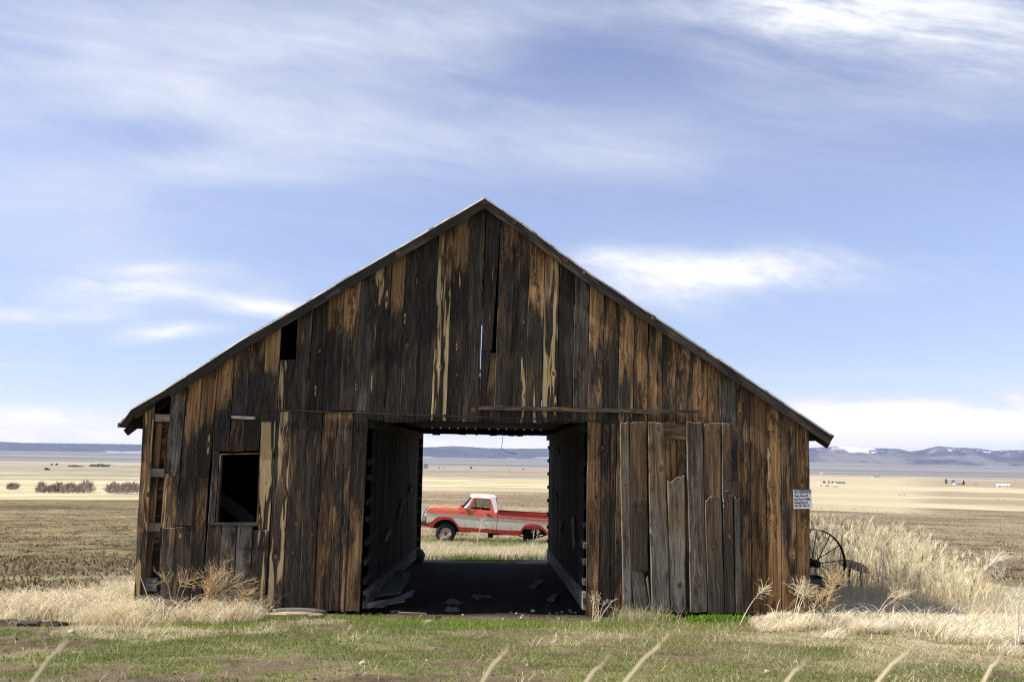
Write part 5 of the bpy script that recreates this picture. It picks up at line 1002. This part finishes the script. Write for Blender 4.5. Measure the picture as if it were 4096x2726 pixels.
# metal bin
a, b = onY(3195, 2316, .55), onY(3316, 2410, .55); zb = g(b.x - .25, .8); bn = thing('metal_bin', 'dark sheet metal bin standing under the iron wheel behind the barn corner', 'bin', ((a.x + b.x) / 2, .8, zb))
mb = MB(); x0, x1, y0, y1, zt = a.x, b.x, .55, 1.15, a.z
for (c, s_) in (((x0 + x1) / 2, y0), ((x0 + x1) / 2, y1)): mb.box((c, s_, (zt + zb) / 2 - .02), (x1 - x0, .015, zt - zb + .02))
for c in (x0, x1): mb.box((c, (y0 + y1) / 2, (zt + zb) / 2 - .02), (.015, y1 - y0 - .02, zt - zb + .02))
mb.build('shell', BINM, bn); mb = MB()
for p, q in (((x0, y0), (x1, y0)), ((x1, y0), (x1, y1)), ((x1, y1), (x0, y1)), ((x0, y1), (x0, y0))): mb.tube([(p[0], p[1], zt), (q[0], q[1], zt)], .014, 6)
mb.build('rolled_rim', BINM, bn); mb = MB(); mb.bar((x1 - .06, y0 - .016, zb), (x1 - .06, y0 - .016, zt - .02), .03, .018, (0, 1, 0)); mb.build('corner_strap', BINM, bn)
# rusty hopper of an old implement among the weeds
c = onY(3422, 2255, 4.2); hpz = g(c.x, 4.2); rh = thing('rusty_hopper', 'rusty red sheet metal implement hopper half buried in the tall weeds', 'farm implement', (c.x, 4.2, hpz))
mb = MB(); pr = []
for y_ in (3.9, 4.6): pr.append([(c.x - .22, y_, c.z + .01), (c.x - .02, y_, c.z + .06), (c.x + .10, y_, c.z - .0), (c.x + .19, y_, c.z - .13), (c.x + .13, y_, c.z - .16), (c.x - .18, y_, c.z - .06)])
mb.rings(pr); mb.build('shell', REDR, rh)
for dx in (-.14, .11):
    mb = MB(); mb.bar((c.x + dx, 4.2, hpz - .05), (c.x + dx, 4.2, c.z - .05), .05, .05); mb.build('leg', IRON, rh)
# split logs and boards along the left foot of the wall
def lump(c, size, m, name, rot=0., tilt=0., parent=None, amp=.18, seed=1, nu=14, nv=9, sq=.8):
    mb = MB(); rs = []; R_ = Matrix.Rotation(rot, 3, 'Z') @ Matrix.Rotation(tilt, 3, 'Y'); c = Vector(c)
    for j in range(1, nv):
        ph = math.pi * j / nv; row = []
        for i in range(nu):
            th = 6.28318 * i / nu; d = Vector((math.cos(ph), math.sin(ph) * math.cos(th), math.sin(ph) * math.sin(th))); d = Vector([math.copysign(abs(k) ** sq, k) for k in d]); k = 1 + amp * (float(fbm(np.array(d.x * 2.2 + seed * 3.1 + d.z), np.array(d.y * 2.2 + d.z * 1.7 + seed), seed, 3)) - .5) * 2
            row.append(c + R_ @ Vector((d.x * size[0] / 2 * k, d.y * size[1] / 2 * k, d.z * size[2] / 2 * k)))
        rs.append(row)
    mb.rings(rs); mb.wv = [((v[1] + v[2]), v[0], seed) for v in mb.v]; return mb.build(name, m, parent, c, True)
DRIFT = W_GREY
def on_ground(px, py, Y): p = onY(px, py, Y); return Vector((p.x, Y, g(p.x, Y)))
p = on_ground(1200, 2420, -.25); o = lump(p + Vector((0, 0, .05)), (.86, .16, .13), W_GREY, 'log', -.03, .01, None, .1, 4); tag(o, 'grey weathered log lying against the foot of the left wall', 'log')
p = on_ground(1180, 2438, -.5); o = lump(p + Vector((0, 0, .04)), (.56, .12, .08), W_PALE, 'log', .06, .0, None, .2, 9, sq=.7); tag(o, 'pale split log lying before the grey log', 'log')
p = on_ground(1262, 2440, -.52); o = lump(p + Vector((0, 0, .03)), (.3, .08, .06), W_PALE, 'log', -.2, .0, None, .2, 12, sq=.7); tag(o, 'short pale log chunk at the right end of the log pile', 'log')
for (px, py, Y, L, w, h, r, lab) in ((1050, 2432, -.5, .5, .12, .035, .05, 'pale split plank nearest the dry weeds by the wall'), (1072, 2444, -.62, .42, .09, .03, -.1, 'brown split plank lying on the pale planks'), (1095, 2455, -.75, .36, .1, .035, .08, 'short pale plank at the front of the plank pile')):
    p = on_ground(px, py, Y); m = MB(); m.tone = (.7, .2, .4); m.box(p + Vector((0, 0, h / 2 + .01)), (L, w, h), Matrix.Rotation(r, 3, 'Z')); o = m.build('split_plank', W_PALE if 'brown' not in lab else W_DOOR, None, p); tag(o, lab, 'plank', 'split planks by the left wall')
# stones
STN = plain('pale_field_stone', (.40, .345, .27), .9, .2, .25, 18, .4); DST = plain('dark_dirt_clod', (.055, .040, .030), .95, .1, .4, 18, .6)
for (px, py, s_, lab, m) in ((1714, 2496, .13, 'largest pale tan stone in front of the doorway', STN), (1753, 2476, .11, 'dark brown clod behind the largest pale stone', DST), (1650, 2478, .07, 'small dark clod left of the largest pale stone', DST), (2131, 2445, .075, 'whitish stone lying at the shadow edge inside the right side of the doorway', plain('white_stone', (.5, .49, .46), .9, .2, .1, 18)), (2087, 2473, .07, 'tan stone in front of the whitish stone', STN), (2280, 2444, .085, 'brown mossy stone near the right door post', plain('brown_stone', (.22, .17, .09), .9, .2, .3, 18)), (1420, 2446, .06, 'small stone at the foot of the left door post', STN), (285, 2532, .10, 'white bleached stone on the turf at left', plain('bleached_stone', (.46, .43, .35), .9, .2, .1, 18)), (3068, 2690, .07, 'lone tan stone on the turf under the right wall', STN), (1450, 2656, .07, 'small white chip on the turf below the doorway', plain('white_chip', (.5, .48, .42), .9, .2, .1, 18))):
    p = hit(px, py); o = lump(p + Vector((0, 0, s_ * .2)), (s_, s_ * .8, s_ * .62), m, 'dirt_clod' if m is DST else 'stone', RND.uniform(0, 3), RND.uniform(-.2, .2), None, .28, int(px)); tag(o, lab, 'clod' if m is DST else 'stone')
k0 = None
for i in range(22):
    px = RND.uniform(1480, 2330); py = 2448 + RND.random() ** 2 * 55; p = hit(px, py); s_ = RND.uniform(.025, .055)
    if k0 is None: k0 = o = lump(p, (.05, .04, .032), STN, 'pebble', 0, 0, None, .25, 77, 9, 6); o.location = (0, 0, 0); k0c = p
    else: o = k0.copy(); COL.objects.link(o)
    o.location = p + Vector((0, 0, s_ * .2)); o.scale = (s_ / .05,) * 3; o.rotation_euler.z = RND.uniform(0, 6); tag(o, 'small tan pebble on the bare dirt along the doorway threshold', 'pebble', 'pebbles along the doorway')
for (px, py, s_, lab) in ((115, 2500, .2, 'flat dark slab of wood lying on the straw at left'),):
    p = hit(px, py); m = MB(); m.tone = (.2, 0, .5); m.box(p + Vector((0, 0, .03)), (.26, .16, .04), Matrix.Rotation(.1, 3, 'Z') @ Matrix.Rotation(.1, 3, 'X')); o = m.build('wood_slab', W_TRIM, None, p); tag(o, lab, 'slab')
# dirt heaps of the broken turf
for (px, py, s_, lab) in ((180, 2500, .34, 'dark gopher dirt mound nearer the barn corner at left'), (20, 2495, .4, 'dark gopher dirt mound at the left frame edge'), (60, 2488, .26, 'small dirt mound between the two larger mounds at left')):
    p = hit(px, py); o = lump(p + Vector((0, 0, -.01)), (s_ * 1.5, s_, s_ * .36), DST, 'dirt_mound', .2, 0, None, .3, int(px) + 3, 18, 10); tag(o, lab, 'dirt mound')
# ---- things lying in the drive-through bay
TAR = plain('grey_tar_paper', (.115, .12, .13), .7, .35, .3, 5., .3); CLO = plain('dusty_cloth', (.15, .14, .125), .95, .1, .3, 10., .4); PLY = plain('grey_plywood', (.085, .08, .072), .85, .2, .25, 2.)
def at(px, py, Y): p = onY(px, py, Y); return Vector((p.x, Y, p.z))
a, b = on_ground(1462, 2420, .18) + Vector((0, 0, .12)), on_ground(1645, 2360, 1.3) + Vector((0, 0, .16)); t = thing('wrapped_board', 'short beam end sticking out of torn grey tar paper inside the left doorway', 'board', a)
m = MB(); m.tone = (.8, .3, .6); m.bar(a, a.lerp(b, .8), .10, .075); m.build('beam', W_PALE, t)
def sheet(name, P, m, parent, amp=.03, n=12, th=.004, seed=1):
    """crumpled sheet over four corners"""
    mb = MB(); P = [Vector(p) for p in P]; ids = []
    for i in range(n + 1):
        row = []
        for j in range(n + 1):
            u_, v_ = i / n, j / n; p = P[0].lerp(P[1], u_).lerp(P[3].lerp(P[2], u_), v_); k = float(fbm(np.array(u_ * 4 + seed), np.array(v_ * 4 + seed * 2), seed, 4, .6)) - .5; p = p + Vector((0, k * amp, 2 * amp * k + amp * .6 * math.sin(u_ * 3.1) * math.sin(v_ * 3.1))); row.append(mb.vert(p))
        ids.append(row)
    for i in range(n):
        for j in range(n): mb.face(ids[i][j], ids[i + 1][j], ids[i + 1][j + 1], ids[i][j + 1])
    o = mb.build(name, m, parent, P[0], True); so_ = o.modifiers.new('thick', 'SOLIDIFY'); so_.thickness = th; return o
sheet('tar_paper', [at(1504, 2425, .2), at(1660, 2352, 1.2), at(1648, 2382, 1.0), at(1500, 2436, .1)], TAR, t, .04, 14, .006, 4)
o = sheet('plywood_sheet', [at(1500, 2384, .55), at(1600, 2368, .6), at(1632, 2316, 1.7), at(1560, 2316, 1.6)], PLY, None, .012, 8, .018, 8); tag(o, 'grey plywood sheet sloping against the left inner wall', 'plywood sheet')
o = sheet('tar_paper_sheet', [at(1610, 2290, 2.6), at(1640, 2284, 2.7), at(1636, 2330, 2.2), at(1604, 2310, 2.3)], TAR, None, .05, 8, .006, 14); tag(o, 'crumpled black tar paper behind the plywood sheet', 'tar paper')
o = sheet('tar_paper_sheet', [at(1570, 2312, 2.2), at(1605, 2310, 2.3), at(1616, 2276, 2.9), at(1584, 2278, 2.9)], PLY, None, .03, 8, .012, 15); tag(o, 'dark board scrap leaning on the left sill beam', 'board')
for (x0, y0, x1, y1, yy, lab, sd_) in ((1772, 2412, 1845, 2424, .7, 'grey cloth scrap on the dirt near the doorway middle', 3), (1775, 2370, 1860, 2386, 1.7, 'dusty crumpled cloth further inside the bay', 7), (1884, 2346, 1935, 2362, 2.4, 'small dark rag deepest in the bay', 11)):
    a, b = onY(x0, y1, yy), onY(x1, y0, yy); z = g((a.x + b.x) / 2, yy); o = sheet('cloth_scrap', [(a.x, yy - .15, z + .01), (b.x, yy - .1, z + .01), (b.x - .05, yy + .25, z + .03), (a.x + .04, yy + .2, z + .03)], CLO, None, .06, 10, .006, sd_); tag(o, lab, 'cloth')
def strip(px0, py0, px1, py1, Y0, Y1, w, th, m, lab, name='board', lift=.02, tone=(.4, .1, .7), cat_='board'):
    a, b = on_ground(px0, py0, Y0), on_ground(px1, py1, Y1); a.z += lift; b.z += lift; mb = MB(); mb.tone = tone; mb.bar(a, b, w, th); o = mb.build(name, m, None, a); tag(o, lab, cat_)
strip(1594, 2448, 1705, 2440, -.05, .0, .035, .028, W_PALE, 'pale stick lying along the shadow edge at the doorway', 'stick', .02, (.8, .3, .3), 'stick')
strip(2126, 2262, 2166, 2238, 4.6, 6.2, .16, .03, W_GREY, 'curved grey board lying deep in the right side of the bay')
strip(2204, 2340, 2222, 2296, 2.2, 3.4, .13, .05, W_GREY, 'short grey board beside the right inner wall')
strip(1912, 2334, 1962, 2332, 2.8, 2.9, .05, .03, W_GREY, 'thin slat lying in the middle of the bay')
strip(1560, 2428, 1600, 2425, .35, .4, .08, .02, W_GREY, 'pale lath under the wrapped board')
for px, py, Y, s_, lab in ((1660, 2224, 10.9, .5, 'larger round boulder at the far left end of the bay'), (1628, 2236, 10.2, .34, 'smaller round boulder beside the larger boulder')):
    p = on_ground(px, py, Y); o = lump(p + Vector((0, 0, s_ * .36)), (s_, s_ * .8, s_ * .85), plain('grey_boulder', (.16, .15, .14), .9, .2, .3, 6, .4), 'boulder', .4, 0, None, .15, int(s_ * 50)); tag(o, lab, 'boulder')
m = MB(); P = [onY(x, y, 11.4) for x, y in ((2011, 1728), (2010, 1768), (2005, 1792), (2012, 1800), (2040, 1810), (2066, 1815))]; m.tube(P, .006, 4); o = m.build('hanging_wire', WIRE, None, P[0]); tag(o, 'thin wire hanging in the far opening of the barn', 'wire')
m = MB(); P = [onY(x, y, -.06) for x, y in ((2000, 1665), (2030, 1690), (2060, 1682), (2130, 1660), (2160, 1672), (2190, 1690))]; m.tube(P, .003, 4); o = m.build('loose_wire', WIRE, None, P[0]); tag(o, 'loose wire curled over the doorway header', 'wire')

# ================================================================== far away: shrubs, trees, farm buildings, poles
def cloud_plant(name, label, cat_, p, w, h, col, n, leaf, group=None, conical=0., twig=False, trunk=True, seed=0, depth=None):
    rg = np.random.default_rng(seed + 7); t = thing(name, label, cat_, p, group); N = n; r = rg.uniform(0, 1, N) ** .45; th = rg.uniform(0, 6.283, N); zz = rg.uniform(.06, 1, N); lob = .55 + .75 * vnoise(th * 1.6 + seed, zz * 3 + seed, 3)
    prof = (1 - zz) * conical + (1 - conical) * np.sqrt(np.clip(1 - (zz * 1.75 - .75) ** 2, 0.02, 1)); x = r * np.cos(th) * prof * lob * w / 2; y = r * np.sin(th) * prof * lob * (depth or w) / 2; z = zz * h * (.6 + .55 * vnoise(x / w * 6 + seed, y / w * 6, 9))
    P = np.stack([x, y, z], -1); L = leaf * rg.uniform(.6, 1.4, N); c = np.array(col)[None] * rg.uniform(.6, 1.4, (N, 1)) * (.9 + .2 * rg.uniform(size=(N, 3)))
    V, Q, C = blades(P, L * (2. if twig else 1.), L * (.22 if twig else .9), th + rg.normal(0, .6, N), rg.uniform(.1, .8, N), rg.normal(0, .8, N), c, 1 if not twig else 2, 1.3)
    o = npmesh('branches' if twig else 'foliage', V, Q, C, TWM); put(o, t); ORG[o.name] = Vector(p)
    if trunk: mb = MB(); b = Vector(p); mb.tube([b - Vector((0, 0, .1)), b + Vector((0, 0, h * .3)), b + Vector((w * .03, 0, h * .7))], [h * .035, h * .028, h * .012], 6); mb.build('trunk', RST, t)
    return t
SHR = (.34, .27, .235)
for px, py, wpx, hpx, lab in ((48, 1958, 44, 22, 'lowest leafless shrub at the far left of the field edge'), (166, 1972, 44, 36, 'round leafless shrub left of the shrub row'), (206, 1971, 40, 28, 'leafless shrub just right of the round shrub'), (236, 1971, 36, 36, 'small upright leafless shrub in the middle of the shrub row'), (278, 1973, 62, 32, 'sparse leafless shrub before the broad round shrub'), (338, 1973, 76, 42, 'broad round leafless shrub beside the pale grass gap'), (450, 1974, 62, 40, 'leafless shrub at the left end of the dense thicket'), (510, 1975, 110, 40, 'dense brown shrub thicket nearest the barn')):
    p = hit(px, py); d_ = p.y + 16; cloud_plant('leafless_shrub', lab, 'shrub', p, wpx / FPX * d_ * 1.1, hpx / FPX * d_, SHR, int(160 + wpx * 9), .42, 'leafless shrubs along the field edge', 0, True, False, int(px))
for px, py, wpx, hpx, lab in ((188, 1880, 24, 9, 'dark low bush with a pale slope below at left'), (207, 1860, 8, 6, 'small dark bush left of its twin on the pale plain'), (226, 1860, 8, 7, 'small dark bush right of its twin on the pale plain'), (38, 1828, 9, 6, 'tiny dark bush near the lake at the far left'), (1420 / 3.1367 + 1640, 1877, 8, 4, 'tiny dark bush on the grey flats right of the cone tree')):
    p = hit(px, py); d_ = p.y + 16; cloud_plant('bush', lab, 'bush', p, wpx / FPX * d_, hpx / FPX * d_, (.05, .058, .035), 200, hpx / FPX * d_ * .3, None, 0, False, False, int(px))
for px, py, wpx, hpx, lab in ((400, 1866, 100, 9, 'long low willow thicket on the plain left of the barn'), (400, 1837, 110, 5, 'distant dark brush line near the lake left of the barn'), (300, 1866, 70, 6, 'scattered low brush left of the willow thicket')):
    p = hit(px, py); d_ = p.y + 16; cloud_plant('brush_thicket', lab, 'brush', p, wpx / FPX * d_, hpx / FPX * d_, (.11, .10, .10), 500, hpx / FPX * d_ * .35, None, 0, False, False, int(px), hpx / FPX * d_ * 3)
def ftree(px, py, wpx, hpx, lab, con, col, name='distant_tree', twig=False, n=260):
    p = hit(px, py); d_ = p.y + 16; cloud_plant(name, lab, 'tree', p, wpx / FPX * d_, hpx / FPX * d_, col, n, hpx / FPX * d_ * (.16 if twig else .14), None, con, twig, True, int(px + py))
ftree(1884, 1875, 12, 12, 'dark cone shaped juniper tree alone on the grey plain behind the truck', .75, (.05, .05, .045), 'juniper_tree')
ftree(1702, 1876, 24, 18, 'pale bare tree on the plain seen at the left edge of the far opening', 0, (.20, .18, .165), 'bare_tree', True)
ftree(1757, 1872, 8, 6, 'small shrubby tree between the bare tree and the juniper', 0, (.13, .12, .11), 'bare_tree', True); ftree(1776, 1872, 7, 4, 'tiny dark tree left of the juniper', 0, (.06, .06, .05))
ftree(3297, 1932, 14, 11, 'yellowish round tree left of the white ranch house', .2, (.14, .12, .05)); ftree(3316, 1932, 7, 11, 'narrow upright tree left of the white ranch house', .5, (.11, .11, .055)); ftree(3329, 1932, 8, 9, 'small olive tree touching the ranch house', .3, (.11, .10, .05))
ftree(3310, 1945, 18, 7, 'dark low tree clump below the ranch house', 0, (.10, .08, .055)); ftree(3342, 1948, 28, 6, 'brown shrub row below the ranch house', 0, (.12, .095, .07)); ftree(3285, 1944, 6, 6, 'tiny dark shrub nearest the barn sign on the plain', 0, (.08, .07, .06))
ftree(3855, 1938, 11, 16, 'dark spruce tree right of the blue roofed farmhouse', .85, (.025, .035, .03), 'spruce_tree'); ftree(3814, 1935, 18, 16, 'pale bare tree behind the blue roofed farmhouse', 0, (.24, .2, .18), 'bare_tree', True); ftree(3785, 1934, 9, 16, 'dark ragged tree left of the blue roofed farmhouse', .2, (.10, .09, .075), 'bare_tree', True); ftree(3903, 1938, 24, 4, 'low dark hedge right of the spruce tree', 0, (.08, .065, .05))
for k, (px, w_) in enumerate(((3330, 10), (3345, 12), (3360, 9), (3384, 7), (3400, 6), (3412, 7), (3424, 6), (3435, 6))): ftree(px, 1897 + (px - 3330) * .035, w_, 4.5, ['broad', 'widest', 'third', 'gap side', 'fifth', 'sixth', 'seventh', 'last'][k] + ' tree in the far shelter belt row near the lake, counted from the barn', .1, (.07, .075, .06), n=90)
WH = plain('white_house_paint', (.78, .78, .76), .6, .3, .04, 1.); BLR = plain('blue_grey_roof', (.26, .32, .36), .6, .3, .1, .5); DKR = plain('dark_grey_roof', (.14, .15, .17), .7, .3, .1, .5); WHR = plain('white_metal_roof', (.74, .75, .76), .5, .4, .04, .5); DKW = plain('dark_window', (.03, .035, .045), .3, .5, .1, 1.)
def house(px, py, wpx, hpx, lab, rm, name='farmhouse', cat_='house', dz=.45, yaw=.1, wins=3, dpt=.6):
    p = hit(px, py); k = (p.y + 16) / FPX; w, h = wpx * k, hpx * k; t = thing(name, lab, cat_, p); R_ = Matrix.Rotation(yaw, 3, 'Z'); dp = w * dpt; hw = h * (1 - dz); q = lambda x, y, z: p + R_ @ Vector((x, y, z))
    mb = MB(); mb.rings([[q(-w / 2, y, -.5), q(w / 2, y, -.5), q(w / 2, y, hw), q(-w / 2, y, hw)] for y in (-dp / 2, dp / 2)]); mb.build('wall', WH, t)
    mb = MB(); e = w * .03; mb.rings([[q(x, -dp / 2 - e, hw - .05), q(x, dp / 2 + e, hw - .05), q(x, 0, h)] for x in (-w / 2 - e, w / 2 + e)]); mb.build('roof', rm, t)
    for i in range(wins): mb = MB(); x = w * (-.32 + .64 * i / max(1, wins - 1)); mb.rings([[q(x - w * .05, y, hw * .35), q(x + w * .05, y, hw * .35), q(x + w * .05, y, hw * .8), q(x - w * .05, y, hw * .8)] for y in (-dp / 2 - .1, -dp / 2 + .1)]); mb.build('window', DKW, t)
house(3358, 1933, 40, 8, 'long white ranch house with a dark roof on the plain right of the sign', DKR, wins=4); house(3286, 1896, 8, 6, 'tiny white house beside the far shelter belt row', WHR, wins=1); house(3502, 1908, 30, 6, 'grey roofed house in the distance near the lake', DKR, wins=3); house(3832, 1937, 34, 10, 'white farmhouse with a blue grey roof beside the spruce tree', BLR, wins=3); house(4012, 1946, 44, 12, 'low white metal shed alone on the golden plain at far right', WHR, 'metal_shed', 'shed', .5, -.35, 2, 1.); house(3277, 1933, 10, 5, 'small white outbuilding left of the yellowish tree', WHR, 'outbuilding', 'shed', wins=1)
POLE = plain('grey_pole_wood', (.18, .16, .14), .9, .1, .2, 2.)
def pole(px, py, hpx, lab, cross_=True):
    p = hit(px, py); k = (p.y + 16) / FPX; h = hpx * k; t = thing('utility_pole', lab, 'utility pole', p, 'utility poles on the plain'); mb = MB(); mb.tube([p - Vector((0, 0, .3)), p + Vector((0, 0, h))], [.35 * k, .28 * k], 6); mb.build('post', POLE, t)
    mb = MB(); mb.bar(p + Vector((-2.2 * k, 0, h * .92)), p + Vector((2.2 * k, 0, h * .92)), .35 * k, .35 * k); mb.build('cross_arm', POLE, t)
pole(1866, 1896, 20, 'utility pole on the plain behind the truck hood'); pole(2038, 1902, 28, 'utility pole on the plain behind the truck bed'); pole(2030, 1878, 12, 'short far utility pole beside the one behind the truck bed'); pole(3635, 1940, 20, 'utility pole on the golden plain below the mountain gap'); pole(4064, 1935, 24, 'utility pole at the far right edge of the plain'); pole(1962, 1886, 14, 'faint utility pole between the truck cab and bed poles')
for i, (px, py) in enumerate(((3594, 1981), (3602, 1981), (3611, 1982), (3618, 1982), (3991, 1999), (3996, 1999), (4016, 2000))):
    p = hit(px, py); k = (p.y + 16) / FPX; mb = MB(); mb.tube([p - Vector((0, 0, .2)), p + Vector((0, 0, 7 * k))], [.9 * k, .8 * k], 6); o = mb.build('fence_post', POLE, None, p); tag(o, ['first', 'second', 'third', 'last'][i] + ' dark fence post from the left in the group of four on the golden rise' if i < 4 else ['left', 'middle', 'right'][i - 4] + ' one of the three fence posts near the far right field edge', 'fence post', 'fence posts on the field edge')
